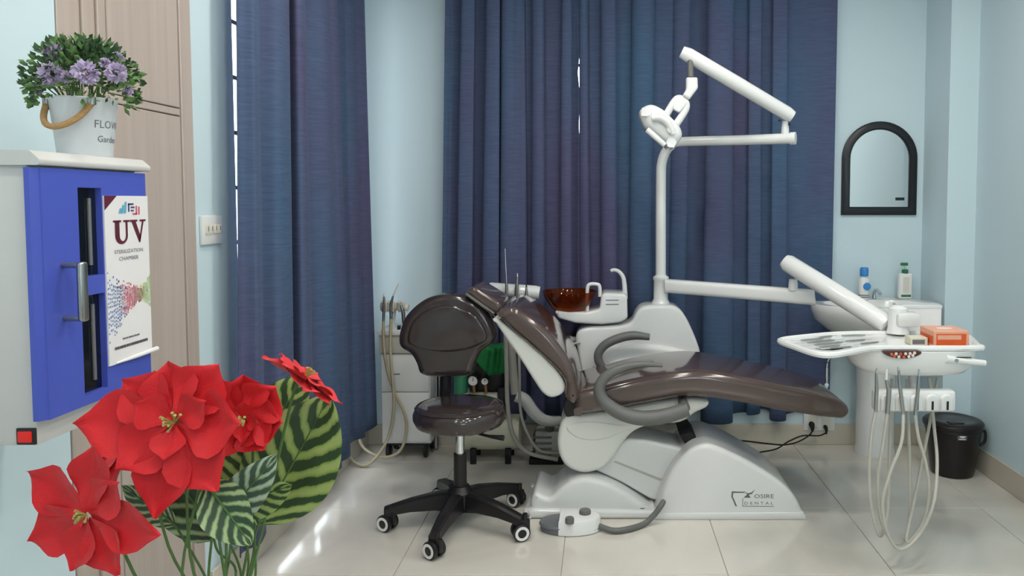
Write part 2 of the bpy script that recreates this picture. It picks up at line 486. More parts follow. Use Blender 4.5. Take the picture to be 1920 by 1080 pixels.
window('window_added', 'x', FX0, FX1, FZ0, FZ1, YF-.07, 2, 1, 'unseen window behind the viewer, added to let in daylight')  # unseen window, added so that daylight enters from behind the camera
window('window_2', 'y', LY0, LY1, LZ0, LZ1, XL-.09, 3, 11, 'tall window behind the left curtain')

# ceiling lights
def ceiling_light(x, y, label):
    t = thing('ceiling_light', label, 'light', (x, y, ZC), 'recessed ceiling downlights')
    b = new(); lathe(b, [(.112, -.012), (.115, 0), (.086, 0), (.086, -.006), (.104, -.014)], (x, y, ZC), 32, cap=False); obj('trim_ring', b, 'white', t)
    b = new(); lathe(b, [(.088, -.008), (.088, -.002)], (x, y, ZC), 32); obj('diffuser', b, 'lamp', t)
for i, x in enumerate((-.55, .35, 1.25)):
    for j, y in enumerate((-.5, .75, 1.9, 2.75)):
        ceiling_light(x, y, 'round recessed ceiling downlight, %s row, %s' % (('left', 'middle', 'right')[i], ('behind the viewer', 'nearest the viewer', 'halfway to the dental chair', 'above the dental chair')[j]))

# curtains and rods
def curtain(label, p0, p1, q0, q1, ztop, zbot, nrm, folds, amp, seed, hemvar=.012, nu=260, nv=26, edge=None, phase=0, taper=0):
    rnd = random.Random(seed)
    wa = [(rnd.uniform(.2, .9)/folds*.22, rnd.randint(1, 4), rnd.uniform(0, 6.28)) for _ in range(4)]
    aa = [(rnd.uniform(.15, .35), rnd.uniform(1, folds*.6), rnd.uniform(0, 6.28)) for _ in range(3)]
    n = V((nrm[0], nrm[1], 0)); g = []
    for j in range(nv+1):
        v = j/nv; row = []
        a = V((*p0, 0)).lerp(V((*q0, 0)), v); c = V((*p1, 0)).lerp(V((*q1, 0)), v)
        tdir = (c-a).normalized()
        for i in range(nu+1):
            u = i/nu
            uw = u+sum(k*math.sin(6.283*f*u+ph) for k, f, ph in wa)
            th = 6.283*folds*uw+.5*math.sin(2.2*v+seed)*math.sin(6.283*1.3*u+seed)+phase
            A = amp*(1-taper*max(0, (u-.75)/.25))*(1+sum(k*math.sin(6.283*f*u+ph) for k, f, ph in aa))*(.75+.35*v)*min(1, .05+u*22, .05+(1-u)*22)
            s = math.sin(th); d = A*(s*.8+.2*math.sin(2*th+1)*math.cos(5*u+seed))
            tang = -.45*A*math.sin(2*th)
            p = a.lerp(c, u)+n*d+tdir*tang*min(1, u*12, (1-u)*12)
            if edge: p += tdir*edge(u, v)
            z = ztop+(zbot+hemvar*math.sin(th*.5+seed)+hemvar*.6*s-ztop)*v
            row.append(V((p.x, p.y, z)))
        g.append(row)
    b = new(); sheet(b, g)
    mid = g[nv//2][nu//2]
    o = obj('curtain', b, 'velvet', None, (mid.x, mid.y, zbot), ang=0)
    m = o.modifiers.new('thickness', 'SOLIDIFY'); m.thickness = .004; m.offset = 0
    return o
ZT = 2.56
YC = 4.11
xg = P(1087, 400, YC).x
def gap_edge_l(u, v):   # the meeting edge wavers so slivers of daylight show between the panels
    z = ZT+(.17-ZT)*v; s = math.exp(-((z-2.0)/.05)**2)*.010+math.exp(-((z-1.76)/.03)**2)*.009+math.exp(-((z-1.5)/.05)**2)*.002
    return -s*max(0, (u-.97)/.03)
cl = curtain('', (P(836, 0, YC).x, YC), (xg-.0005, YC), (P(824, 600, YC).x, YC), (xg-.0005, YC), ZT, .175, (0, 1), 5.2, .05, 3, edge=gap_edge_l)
tag(cl, 'dark blue velvet curtain panel hanging behind the brown stool back, left of the gap', 'curtain', 'blue velvet curtains')
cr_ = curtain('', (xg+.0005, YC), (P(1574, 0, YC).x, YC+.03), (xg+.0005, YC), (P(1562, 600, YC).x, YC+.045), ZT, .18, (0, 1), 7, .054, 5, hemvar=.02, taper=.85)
tag(cr_, 'wide dark blue velvet curtain panel hanging behind the operating light', 'curtain', 'blue velvet curtains')
XC = -1.215
def y_at(px, X): return PX(px, 400, X).y
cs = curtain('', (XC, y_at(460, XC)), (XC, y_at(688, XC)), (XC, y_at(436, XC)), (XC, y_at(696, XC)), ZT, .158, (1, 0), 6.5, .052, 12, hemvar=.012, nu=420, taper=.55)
tag(cs, 'dark blue velvet curtain on the left wall beside the red flowers', 'curtain', 'blue velvet curtains')
def rod(a, c, label):
    t = thing('curtain_rod', label, 'curtain rod', V(a).lerp(V(c), .5), 'curtain rods')
    b = new(); cyl(b, a, c, .012, 12); obj('pole', b, 'steel', t)
    d = (V(c)-V(a)).normalized()
    for e, s in ((V(a), -1), (V(c), 1)):
        b = new(); lathe(b, [(.001, -.03), (.018, -.022), (.024, 0), (.018, .022), (.001, .03)], e+d*s*.02, 14); obj('finial', b, 'steel', t)
    w = V((0, 1, 0)) if abs(d.x) > .5 else V((-1, 0, 0))
    dist = (YB-a[1]) if abs(d.x) > .5 else (a[0]-XL)
    for k in (.1, .9):
        p = V(a).lerp(V(c), k); b = new(); cyl(b, p, p+w*dist, .008, 10); obj('bracket', b, 'steel', t)
rod((-1.0, YC, ZT+.013), (1.33, YC, ZT+.013), 'metal curtain rod above the back window')
rod((XC, 2.45, ZT+.013), (XC, 4.12, ZT+.013), 'metal curtain rod above the left window')

# ------------------------------------------------------------------ built-in cupboard in the left wall
cup = thing('cupboard', 'tall taupe wood built-in cupboard behind the sterilizer cabinet', 'cupboard', (XL-.2, (CY0+CY1)/2, 0))
ya = PX(200, 150, XL).y; yb_ = PX(334, 150, XL).y; zs = P(330, 210, yb_).z
b = new(); box(b, (XL-.41, CY0+.002, 0), (XL-.016, CY1-.002, ZC-.002)); obj('carcass', b, 'wood', cup)
b = new(); box(b, (XL-.015, yb_+.002, 0), (XL+.008, CY1-.002, ZC-.002), .002, 1); obj('side_stile', b, 'wood', cup)
for nm, a0, a1, z0_, z1_ in (('door', ya+.002, yb_-.002, zs+.012, ZC-.005), ('door', ya+.002, yb_-.002, .08, zs-.015), ('rail', ya+.002, yb_-.002, zs-.012, zs+.009),
                             ('door', CY0+.002, ya-.002, .08, ZC-.005)):
    b = new(); box(b, (XL-.015, a0, z0_), (XL+.004, a1, z1_), .002, 1); obj(nm, b, 'wood', cup)
for px in (150, 178):
    yy = PX(px, 60, XL).y; b = new(); box(b, (XL+.004, yy-.006, .1), (XL+.012, yy+.006, ZC-.01), .002, 1); obj('trim_strip', b, 'wood', cup)
b = new(); box(b, (XL-.015, CY0+.002, 0), (XL+.002, yb_, .075)); obj('plinth', b, 'wood', cup)

# ------------------------------------------------------------------ switch plate on the left wall
a0, a1 = PX(373, 430, XL).y, PX(411, 430, XL).y
z1_, z0_ = PX(392, 404, XL).z, PX(392, 458, XL).z
sw = thing('switch_plate', 'white wall switch plate between cupboard and left curtain', 'switch', (XL, (a0+a1)/2, z0_))
b = new(); box(b, (XL, a0, z0_), (XL+.012, a1, z1_), .004); obj('plate', b, 'white', sw)
for k in range(4):
    y_ = a0+(a1-a0)*(.2+.2*k); b = new()
    box(b, (XL+.010, y_-.009, z0_+.035), (XL+.017, y_+.009, z1_-.03), .002); rk = obj('rocker', b, 'ivory', sw)
    b = new(); box(b, (XL+.0165, y_-.0015, z0_+.045), (XL+.018, y_+.0015, z0_+.06)); obj('mark', b, 'inkgrey', rk)

# ------------------------------------------------------------------ UV sterilizer cabinet
XD = -.98
n0, n1 = PX(83, 550, XD).y, PX(278, 520, XD).y
zb_, zt_, zl = .905, 1.402, 1.428
uv = thing('sterilizer_cabinet', 'white wall cabinet with blue door and dark glass, flower pot on top', 'cabinet', (XL, (n0+n1)/2, zb_))
b = new(); box(b, (XL, n0, zb_), (XD-.022, n1+.005, zt_+.004), .006, 2); obj('body', b, 'cab', uv)
prof = fillet([(XL, zt_), (XD+.004, zt_), (XD+.006, zt_+.010), (XD-.012, zl), (XL, zl)], .004)
b = new(); rings = []
for y_ in (n0-.008, n1+.012): rings.append([V((p.x, y_, p.y)) for p in prof])
ring_fill(b, rings); obj('lid', b, 'cab', uv)
d0, d1, dz0, dz1 = n0+.002, n1, .952, 1.398
gy0, gy1 = PX(152, 540, XD).y, PX(196, 540, XD).y
gz1, gz0, gm1, gm0 = 1.365, .972, 1.196, 1.160
b = new()
for lo, hi in (((d0, dz0), (gy0, dz1)), ((gy1, dz0), (d1, dz1)), ((gy0, dz0), (gy1, gz0)), ((gy0, gz1), (gy1, dz1)), ((gy0, gm0), (gy1, gm1))):
    box(b, (XD-.021, lo[0], lo[1]), (XD, hi[0], hi[1]))
dr = obj('door', b, 'blue', uv)
b = new(); prof = [(XD-.021, d0), (XD-.021, d0-.012), (XD-.012, d0-.012), (XD, d0+.004)]
ring_fill(b, [[V((x, y_, z)) for x, y_ in prof] for z in (dz0, dz1)]); obj('chamfer', b, 'blue', dr)
for za, zb2 in ((gm1, gz1), (gz0, gm0)):
    b = new(); box(b, (XD-.018, gy0, za), (XD-.012, gy1, zb2)); obj('pane', b, 'glassdark', dr)
for za, zb2 in ((gm1+.02, gz1-.02), (gz0+.02, gm0-.02)):
    b = new(); cyl(b, (XD-.010, gy0+.045, za), (XD-.010, gy0+.045, zb2), .004, 10); obj('lamp_tube', b, 'grille', dr)
hy = PX(155, 545, XD+.035).y
hz1, hz0 = P(155, 491, hy).z, P(155, 603, hy).z
b = new(); box(b, (XD+.029, hy-.010, hz0), (XD+.041, hy+.010, hz1), .005, 3); hd = obj('handle', b, 'steel', dr)
for z in (hz0+.006, hz1-.006):
    b = new(); cyl(b, (XD-.002, hy, z), (XD+.034, hy, z), .0055, 12); obj('standoff', b, 'steel', dr)
# printed label on the door
ly0, ly1 = gy1+.003, d1+.001
lz1, lz0 = 1.350, 1.012
b = new(); box(b, (XD, ly0, lz0), (XD+.003, ly1, lz1)); lab = obj('label_sheet', b, 'paper', uv)
lw = ly1-ly0; lh = lz1-lz0
b = new(); tube(b, [(XD+.003, ly0+.02, lz0+.002), (XD+.006, ly0+.08, lz0+.004), (XD+.012, ly1+.003, lz0+.008)], [.002, .004, .005], 8); obj('label_curl', b, 'paper', uv)
LF = lambda x, y: V((XD+.0036, ly0+x*lw, lz0+y*lh))      # unit label coordinates
b = new(); poly_on(b, [(0, 1), (0, .915), (.27, 1)], LF); obj('corner_flash', b, 'maroon', lab, recalc=False)
b = new()
for x, w_, h_ in ((.30, .05, .03), (.36, .05, .05), (.42, .05, .07)): poly_on(b, [(x, .895), (x+w_, .895), (x+w_+.02, .895+h_), (x+.03, .895+h_)], LF)
obj('logo_bars', b, 'dcyan', lab, recalc=False)
b = new()
for x, w_, y_, h_ in ((.52, .13, .945, .010), (.52, .03, .905, .05), (.58, .07, .905, .010), (.58, .09, .925, .010)): poly_on(b, [(x, y_), (x+w_, y_), (x+w_, y_+h_), (x, y_+h_)], LF)
obj('logo_g', b, 'dnavy', lab, recalc=False)
b = new()
for x, w_, y_, h_ in ((.62, .10, .885, .010), (.70, .03, .885, .055), (.76, .03, .885, .05)): poly_on(b, [(x, y_), (x+w_, y_), (x+w_, y_+h_), (x, y_+h_)], LF)
obj('logo_j', b, 'dred', lab, recalc=False)
b = new()      # serif U and V
def rect(x, y, w_, h_): poly_on(b, [(x, y), (x+w_, y), (x+w_, y+h_), (x, y+h_)], LF)
rect(.17, .842, .18, .012); rect(.40, .842, .14, .012); rect(.21, .76, .10, .085); rect(.45, .76, .045, .085)
ar = []
for k in range(13):
    a = math.pi+math.pi*k/12; ar.append((.3525+.1425*math.cos(a), .762+.052*math.sin(a)))
inn = []
for k in range(13):
    a = 2*math.pi-math.pi*k/12; inn.append((.38+.07*math.cos(a), .762+.034*math.sin(a)))
poly_on(b, ar+inn, LF)
rect(.55, .842, .18, .012); rect(.78, .842, .15, .012)
poly_on(b, [(.59, .843), (.69, .843), (.80, .745), (.76, .712)], LF); poly_on(b, [(.84, .843), (.88, .843), (.785, .712), (.76, .712), (.76, .73)], LF)
obj('lettering_uv', b, 'maroon', lab, recalc=False)
b = new()
text_on(b, 'STERILIZATION', .011, lambda x, y: LF(.18+x/lw, .655+y/lh), .66*lw)
text_on(b, 'CHAMBER', .011, lambda x, y: LF(.28+x/lw, .612+y/lh), .45*lw)
obj('lettering_name', b, 'inkgrey', lab, recalc=False)
b = new()
rr = random.Random(4); x = .12
while x < .88:
    w_ = rr.uniform(.012, .03); poly_on(b, [(x, .085), (x+w_, .085), (x+w_, .102), (x, .102)], LF); x += w_+.008
x = .3
while x < .68:
    w_ = rr.uniform(.01, .03); poly_on(b, [(x, .135), (x+w_, .135), (x+w_, .145), (x, .145)], LF); x += w_+.012
obj('fine_print', b, 'ink', lab, recalc=False)
dots = {k: new() for k in ('dblue', 'dnavy', 'dred', 'dpink', 'dorange', 'dyel', 'dgreen')}
for i in range(26):
    u = i/25
    half = .045+.16*abs(1-u*1.25)**1.6 if u < .8 else .045+.12*(u-.8)*2
    for j in range(-7, 8):
        v = j/7+rr.uniform(-.03, .03)
        c = 'dblue' if u < .16 else rr.choice(['dnavy', 'dblue']) if u < .3 else rr.choice(['dpink', 'dred', 'dnavy']) if u < .42 else 'dred' if u < .68 else 'dorange' if u < .78 else 'dyel' if u < .88 else 'dgreen'
        if abs(j) > 5 and rr.random() < .5: continue
        s = .010+.006*rr.random(); yy = .40-(.06 if u < .3 else .03)*(1-u)+v*half; xx = .01+u*.96
        poly_on(dots[c], [(xx, yy-s*.45), (xx+s*1.6, yy-s*.45), (xx+s*1.6, yy+s*.45), (xx, yy+s*.45)], LF)
for k, bb in dots.items():
    o = obj('printed_dots', bb, k, lab, recalc=False); o['kind'] = 'stuff'
# red rocker on the side
pc = P(50, 818, n0)
b = new(); box(b, (pc.x-.017, n0-.003, pc.z-.015), (pc.x+.017, n0+.01, pc.z+.015), .002); rs = obj('power_switch', b, 'black', uv)
b = new(); box(b, (pc.x-.012, n0-.007, pc.z-.010), (pc.x+.012, n0-.002, pc.z+.010), .002); obj('rocker', b, 'redlamp', rs)

# ------------------------------------------------------------------ potted lilac plant on the cabinet
pc = P(160, 283, 1.585); px_, py_ = pc.x, 1.585
pz = zl
plant = thing('potted_plant', 'white pot of lilac artificial flowers with rope handle, on the cabinet', 'potted plant', (px_, py_, pz))
ph = .118
b = new(); lathe(b, [(.046, 0), (.048, .002), (.059, ph-.006), (.061, ph-.003), (.060, ph), (.055, ph), (.053, ph-.02), (.044, ph-.03)], (px_, py_, pz), 40); obj('pot', b, 'pot', plant)
b = new(); lathe(b, [(.052, ph-.025), (.054, ph-.008), (.03, ph), (.001, ph+.004)], (px_, py_, pz), 24); obj('moss', b, 'soil', plant)
b = new()
def on_pot(x, y):   # wrap lettering round the pot
    a = R(-38)+x/.057; r = .0475+.0107*(y/ph)+.0012
    return V((px_+r*math.cos(a), py_+r*math.sin(a), pz+y))
text_on(b, 'FLOWER', .022, lambda x, y: on_pot(x, .058+y))
text_on(b, 'Garden', .018, lambda x, y: on_pot(x+.006, .030+y))
obj('lettering', b, 'inkgrey', plant, recalc=False)
b = new(); pts = []
for k in range(9):
    u = -1+2*k/8; a = R(-98)+u*.95
    pts.append(V((px_+math.cos(a)*(.062+.01*(1-u*u)), py_+math.sin(a)*(.062+.012*(1-u*u)), pz+ph-.012-.05*(1-u*u))))
tube(b, pts, .006, 8); obj('rope_handle', b, 'rope', plant)
for k in (0, 8):
    b = new(); cyl(b, pts[k]+V((0, 0, -.004)), pts[k]+V((0, 0, .010)), .0075, 10); obj('handle_eyelet', b, 'steel', plant)
rp = random.Random(21)
def small_leaf(bm, c, d, L, w):
    d = d.normalized(); s = d.cross(V((rp.uniform(-1, 1), rp.uniform(-1, 1), rp.uniform(-1, 1)))).normalized(); n_ = d.cross(s)
    a = [bm.verts.new(c), bm.verts.new(c+d*L*.45+s*w), bm.verts.new(c+d*L+n_*L*.1), bm.verts.new(c+d*L*.45-s*w), bm.verts.new(c+d*L*.45+n_*w*.4)]
    for i, j in ((0, 1), (1, 2), (2, 3), (3, 0)): bm.faces.new((a[i], a[j], a[4]))
fol = {'leafdk': new(), 'leafmid': new()}
cc = V((px_, py_, pz+ph+.035))
for k in range(1500):
    th = rp.uniform(0, 6.283); el = rp.uniform(-.75, 1.5); rr_ = rp.uniform(.5, 1.0)
    d = V((math.cos(th)*math.cos(el)*.105, math.sin(th)*math.cos(el)*.09, math.sin(el)*.085))*rr_
    p = cc+d
    if el < -.1 and d.xy.length < .07: continue
    small_leaf(fol['leafdk' if rp.random() < (.62 if el > -.1 else .3) else 'leafmid'], p, d.normalized()+V((rp.uniform(-.7, .7), rp.uniform(-.7, .7), rp.uniform(-.5, .7))), rp.uniform(.012, .020), rp.uniform(.0045, .007))
for k, bb in fol.items():
    o = obj('foliage', bb, k, plant, recalc=False); o['kind'] = 'stuff'
b = new()
for k in range(26):
    th = rp.uniform(0, 6.283); el = rp.uniform(.1, 1.4)
    tube(b, [V((px_, py_, pz+ph-.01))+V((math.cos(th), math.sin(th), 0))*.03, cc+V((math.cos(th)*math.cos(el)*.09, math.sin(th)*math.cos(el)*.08, math.sin(el)*.07))], .0014, 5, smooth=False)
o = obj('stems', b, 'stem', plant); o['kind'] = 'stuff'
for fx, fy, rad_, dy in ((95, 140, .027, -.075), (160, 136, .028, -.10), (100, 97, .022, -.04), (218, 137, .024, -.075), (220, 110, .016, .0), (125, 145, .014, -.07), (165, 90, .014, .02), (240, 170, .012, .0), (196, 118, .012, -.06), (70, 168, .012, -.02)):
    c = P(fx, fy, py_+dy); b = new()
    for k in range(80):
        d = V((rp.gauss(0, 1), rp.gauss(0, 1), rp.gauss(0, 1))).normalized()
        small_leaf(b, c+d*rad_*.35, d+V((rp.uniform(-.4, .4), rp.uniform(-.4, .4), rp.uniform(-.4, .4))), rad_*.6, rad_*.26)
    obj('flower_head', b, 'lilac', plant, recalc=False)

# ================================================================== DENTAL CHAIR UNIT
BY = 3.19
dc = thing('dental_chair', 'brown vinyl dental chair with white base, spittoon, operating light and instrument tray', 'dental chair', (P(1250, 970, 3.35).x, 3.36, 0))
def zfloor(pts): return [(x, max(z, 0.0005)) for x, z in pts]
# base plinth and front hump
b = new()
slab(b, zfloor(fillet(PP([(992, 973), (990, 960), (1000, 956), (1228, 958), (1232, 974)], BY), .006)), BY, 3.56, .012, 3); obj('base_plinth', b, 'white', dc)
hump = PP([(1002, 963), (995, 952), (996, 936), (1006, 925), (1030, 934), (1048, 919), (1070, 904), (1098, 897), (1130, 903), (1162, 917), (1192, 936), (1216, 953), (1222, 962)], BY+.02)
b = new(); slab(b, spl(hump, 4, True), BY+.02, 3.5, .022, 4); obj('foot_fairing', b, 'white', dc)
# rear/large fairing
cov = PP([(1230, 973), (1232, 955), (1246, 910), (1268, 870), (1296, 843), (1320, 834), (1345, 838), (1400, 864), (1455, 898), (1488, 928), (1503, 955), (1510, 973)], BY)
b = new(); slab(b, zfloor(spl(cov, 5)[:]), BY, 3.56, .02, 4); obj('base_cover', b, 'white', dc)
b = new(); slab(b, zfloor(PP([(1228, 975), (1230, 962), (1506, 960), (1512, 974)], BY)), BY-.006, 3.57, .004, 2); obj('base_skirt', b, 'white', dc)
# slot where the arm enters
b = new(); slab(b, PP([(1273, 812), (1296, 806), (1310, 824), (1300, 842), (1288, 836)], 3.33), 3.30, 3.5, .004, 2); obj('arm_boot', b, 'rubber', dc)
# lifting arm
arm = PP([(1100, 875), (1150, 838), (1172, 822), (1215, 826), (1300, 846), (1320, 870), (1270, 935), (1225, 940), (1165, 905)], 3.28)
b = new(); slab(b, fillet(arm, .03), 3.28, 3.50, .014, 4); obj('lift_arm', b, 'white', dc)
b = new(); slab(b, PP([(1150, 866), (1154, 864), (1242, 898), (1238, 902)], 3.28), 3.279, 3.285, 0); obj('arm_seam', b, 'hose', dc)
# seat pan
pan = PP([(1074, 780), (1058, 786), (1049, 802), (1045, 830), (1050, 858), (1064, 877), (1088, 887), (1110, 886), (1134, 876), (1152, 856), (1168, 832), (1190, 809), (1228, 796), (1275, 793), (1302, 776), (1326, 764), (1326, 751), (1285, 748), (1220, 756), (1144, 770)], 3.24)
b = new(); slab(b, spl(pan, 4, True), 3.24, 3.58, .02, 4); obj('seat_pan', b, 'shell', dc)
b = new(); slab(b, spl(PP([(1062, 800), (1075, 818), (1100, 826), (1135, 824), (1165, 812), (1190, 800), (1160, 796), (1100, 790)], 3.236), 5, True), 3.236, 3.26, .008, 3); obj('pan_moulding', b, 'shell', dc)
# seat cushion
seat = PP([(1078, 776), (1080, 752), (1088, 738), (1124, 729), (1172, 716), (1227, 705), (1275, 698), (1322, 697), (1391, 708), (1460, 722), (1514, 734), (1562, 747), (1584, 756), (1594, 767), (1593, 779), (1583, 787), (1562, 786), (1528, 782), (1460, 771), (1391, 757), (1323, 747), (1280, 746), (1220, 756), (1144, 770), (1095, 778)], 3.17)
b = new(); slab(b, spl(seat, 5, True), 3.17, 3.64, .034, 6); obj('seat_cushion', b, 'brown', dc)
# backrest shell, cushion, headrest
sh = PP([(927, 602), (932, 598), (956, 616), (992, 644), (1027, 676), (1051, 704), (1060, 725), (1054, 739), (1034, 746), (1018, 738), (1006, 722), (974, 672), (948, 634)], 3.20)
b = new(); slab(b, spl(sh, 4, True), 3.20, 3.60, .014, 4); obj('back_shell', b, 'shell', dc)
bk = PP([(934, 588), (946, 578), (966, 576), (992, 591), (1027, 620), (1055, 655), (1073, 685), (1081, 714), (1086, 745), (1074, 756), (1060, 742), (1060, 718), (1050, 700), (1027, 676), (992, 645), (956, 614)], 3.19)
b = new(); slab(b, spl(bk, 5, True), 3.17, 3.63, .028, 5); obj('backrest_cushion', b, 'brown', dc)
hr = PP([(877, 551), (880, 542), (890, 539), (908, 549), (933, 565), (940, 575), (937, 584), (926, 586), (905, 573)], 3.27)
b = new(); slab(b, spl(hr, 5, True), 3.27, 3.55, .016, 5); obj('headrest_cushion', b, 'brown', dc)
b = new(); slab(b, fillet(PP([(871, 553), (874, 549), (927, 587), (924, 592)], 3.26), .003), 3.262, 3.56, .004, 2); hp = obj('headrest_plate', b, 'greyrub', dc)
b = new(); slab(b, PP([(916, 582), (930, 592), (956, 612), (950, 618), (926, 600)], 3.36), 3.36, 3.46, .004, 2); obj('headrest_bracket', b, 'steel', dc)
# hinge behind the seat
b = new(); slab(b, spl(PP([(1062, 742), (1082, 735), (1096, 752), (1092, 782), (1066, 786), (1056, 765)], 3.25), 4, True), 3.25, 3.56, .01, 3); obj('hinge_cover', b, 'black', dc)
# armrests
AY = 3.135
ap = [(1242, 685), (1202, 683), (1166, 690), (1137, 705), (1124, 726), (1128, 746), (1143, 762), (1168, 776), (1204, 784), (1247, 780), (1290, 767)]
ar_ = [.008, .013, .017, .021, .024, .026, .028, .030, .031, .031, .030]
b = new(); tube(b, [P(x, y, AY+.012) for x, y in ap], ar_, 14, 5); obj('armrest', b, 'greyrub', dc)
p = P(1285, 765, AY); b = new(); cyl(b, p, p+V((0, .13, .0)), .02, 16); obj('armrest_bolt', b, 'greyrub', dc)
FY = 3.71
b = new(); tube(b, [P(x, y, FY) for x, y in ((1218, 632), (1187, 629), (1158, 635), (1134, 647), (1122, 664), (1125, 682), (1140, 696), (1175, 706))], [.016, .022, .022, .022, .022, .021, .020, .02], 14, 5); obj('armrest', b, 'greyrub', dc)
# ------------------------ side unit
UY = 3.80
un = PP([(1082, 655), (1078, 634), (1084, 619), (1104, 613), (1168, 610), (1186, 604), (1194, 584), (1207, 573), (1258, 571), (1276, 579), (1290, 600), (1306, 637), (1316, 667), (1290, 686), (1258, 692), (1180, 715), (1122, 740), (1096, 738), (1090, 699)], UY)
b = new(); slab(b, fillet(un, .035, 5), UY, 3.97, .02, 4); obj('unit_body', b, 'white', dc)
sw_ = PP([(1112, 700), (1120, 668), (1140, 653), (1175, 646), (1230, 648), (1280, 657), (1308, 668), (1288, 685), (1250, 688), (1190, 700), (1150, 712)], UY-.03)
b = new(); slab(b, spl(sw_, 4, True), UY-.03, UY+.02, .022, 5, r1=0); obj('unit_fairing', b, 'white', dc)
b = new(); slab(b, spl(PP([(1136, 690), (1150, 676), (1190, 672), (1240, 680), (1200, 690), (1160, 700)], UY-.045), 4, True), UY-.045, UY, .012, 4, r1=0); obj('unit_fairing_lower', b, 'white', dc)
pa = P(1108, 700, 3.86); b = new(); box(b, (pa.x-.05, 3.58, .30), (pa.x+.06, 3.94, pa.z-.05), .02); obj('unit_support', b, 'white', dc)
# spittoon
ct = PP([(1040, 583), (1047, 597), (1078, 606), (1128, 609), (1164, 605), (1177, 597), (1176, 556), (1170, 551), (1132, 550), (1127, 556), (1124, 580), (1100, 586)], 3.79)
b = new(); slab(b, fillet(ct, .012), 3.79, 3.98, .012, 3); obj('spittoon_tray', b, 'white2', dc)
for yy in (562, 570):
    b = new(); slab(b, PP([(1136, yy), (1160, yy), (1160, yy+1.4), (1136, yy+1.4)], 3.79), 3.7885, 3.795, 0); obj('vent_line', b, 'inkgrey', dc)
bc = P(1068, 583, 3.87); rt = P(1068, 546, 3.87).z-bc.z
b = new(); lathe(b, [(.03, 0), (.075, .004), (.105, rt*.35), (.128, rt*.75), (.137, rt), (.134, rt+.002), (.124, rt*.75), (.10, rt*.4), (.07, .014), (.002, .010)], bc, 40, cap=False); obj('spittoon_bowl', b, 'amber', dc)
b = new(); tube(b, [P(x, y, 3.84) for x, y in ((1101, 585), (1101, 556), (1102, 538), (1107, 533), (1118, 533), (1124, 537), (1125, 556))], .0095, 12); obj('cup_filler', b, 'white2', dc)
b = new(); tube(b, [P(x, y, 3.90) for x, y in ((1172, 560), (1171, 535), (1168, 519), (1160, 509), (1151, 506), (1145, 508))], [.014, .012, .011, .010, .009, .008], 12); obj('bowl_rinser', b, 'white2', dc)
# post, collar
pyy = 3.88
pb = P(1239, 560, pyy)
z_ = lambda py: P(1239, py, pyy).z
b = new(); lathe(b, [(.052, z_(578)), (.052, z_(571)), (.045, z_(566)), (.037, z_(560)), (.036, z_(526)), (.040, z_(524)), (.040, z_(519)), (.030, z_(517)), (.027, z_(515))], (pb.x, pyy, 0), 28); obj('post_collar', b, 'white2', dc)
LY = 3.55
lp = [P(1239, 525, pyy), P(1239, 420, pyy), P(1239.5, 330, pyy), P(1241, 306, pyy-.005), P(1247, 287, pyy-.02), P(1258, 273, pyy-.045), P(1275, 266, pyy-.08), P(1380, 263, 3.68), P(1486, 259.5, LY)]
b = new(); tube(b, lp, [.026, .026, .0255, .025, .0245, .024, .023, .0235, .025], 16); obj('lamp_post', b, 'white2', dc)
b = new(); cyl(b, P(1482, 259.7, LY+.005), P(1492, 259.3, LY-.005), .029, 18); obj('post_end_cap', b, 'white2', dc)
b = new(); lathe(b, [(.019, P(1472, 252, LY).z), (.017, P(1472, 240, LY).z), (.013, P(1472, 226, LY).z)], (P(1472, 250, LY+.02).x, LY+.02, 0), 16); obj('lamp_pivot', b, 'white2', dc)
b = new(); tube(b, [P(1486, 219, LY), P(1476, 213, LY), P(1380, 156, 3.5), P(1290, 103, 3.45), P(1278, 97, 3.45)], [.026, .032, .033, .032, .026], 18, smooth=False); obj('lamp_spring_arm', b, 'white2', dc)
for q in ((1462, 226), (1480, 233)):
    p = P(*q, LY-.02); b = new(); lathe(b, [(.001, -.006), (.006, -.004), (.006, .004), (.001, .006)], p, 10); obj('arm_screw', b, 'black', dc)
HY = 3.43
b = new(); tube(b, [P(1294, 112, HY+.01), P(1295, 145, HY)], [.013, .013], 14, smooth=False); obj('lamp_stub', b, 'greyrub', dc)
b = new(); slab(b, fillet(PP([(1286, 146), (1307, 146), (1308, 166), (1292, 188), (1279, 180), (1286, 168)], HY), .008), HY-.025, HY+.025, .010, 3); obj('lamp_knuckle', b, 'white2', dc)
b = new(); tube(b, [P(x, y, HY) for x, y in ((1250, 214), (1262, 194), (1271, 185), (1282, 188), (1287, 197), (1283, 210), (1266, 236))], .0165, 12, 5); obj('lamp_yoke', b, 'white2', dc)
b = new(); slab(b, fillet(PP([(1262, 190), (1276, 180), (1290, 192), (1274, 212), (1262, 206)], HY), .008), HY-.018, HY+.016, .006, 3); obj('yoke_web', b, 'white2', dc)
hd_ = PP([(1198, 212), (1208, 201), (1223, 198), (1242, 207), (1258, 222), (1274, 240), (1277, 258), (1264, 276), (1253, 279), (1242, 269), (1225, 256), (1210, 243), (1203, 230)], HY-.02)
b = new(); slab(b, spl(hd_, 4, True), HY-.09, HY+.09, .045, 6); lh_ = obj('lamp_head', b, 'white2', dc)
b = new(); tube(b, [P(x, y, HY-.10) for x, y in ((1222, 222), (1240, 222), (1254, 234), (1262, 252))], [.012, .018, .016, .012], 12); obj('head_moulding', b, 'white', lh_)
p = P(1258, 243, HY-.10); b = new(); lathe(b, [(.001, -.012), (.016, -.010), (.019, 0), (.019, .04)], p, 20, mtx=Matrix.Rotation(R(-90), 3, 'X')); obj('head_pivot', b, 'white', lh_)
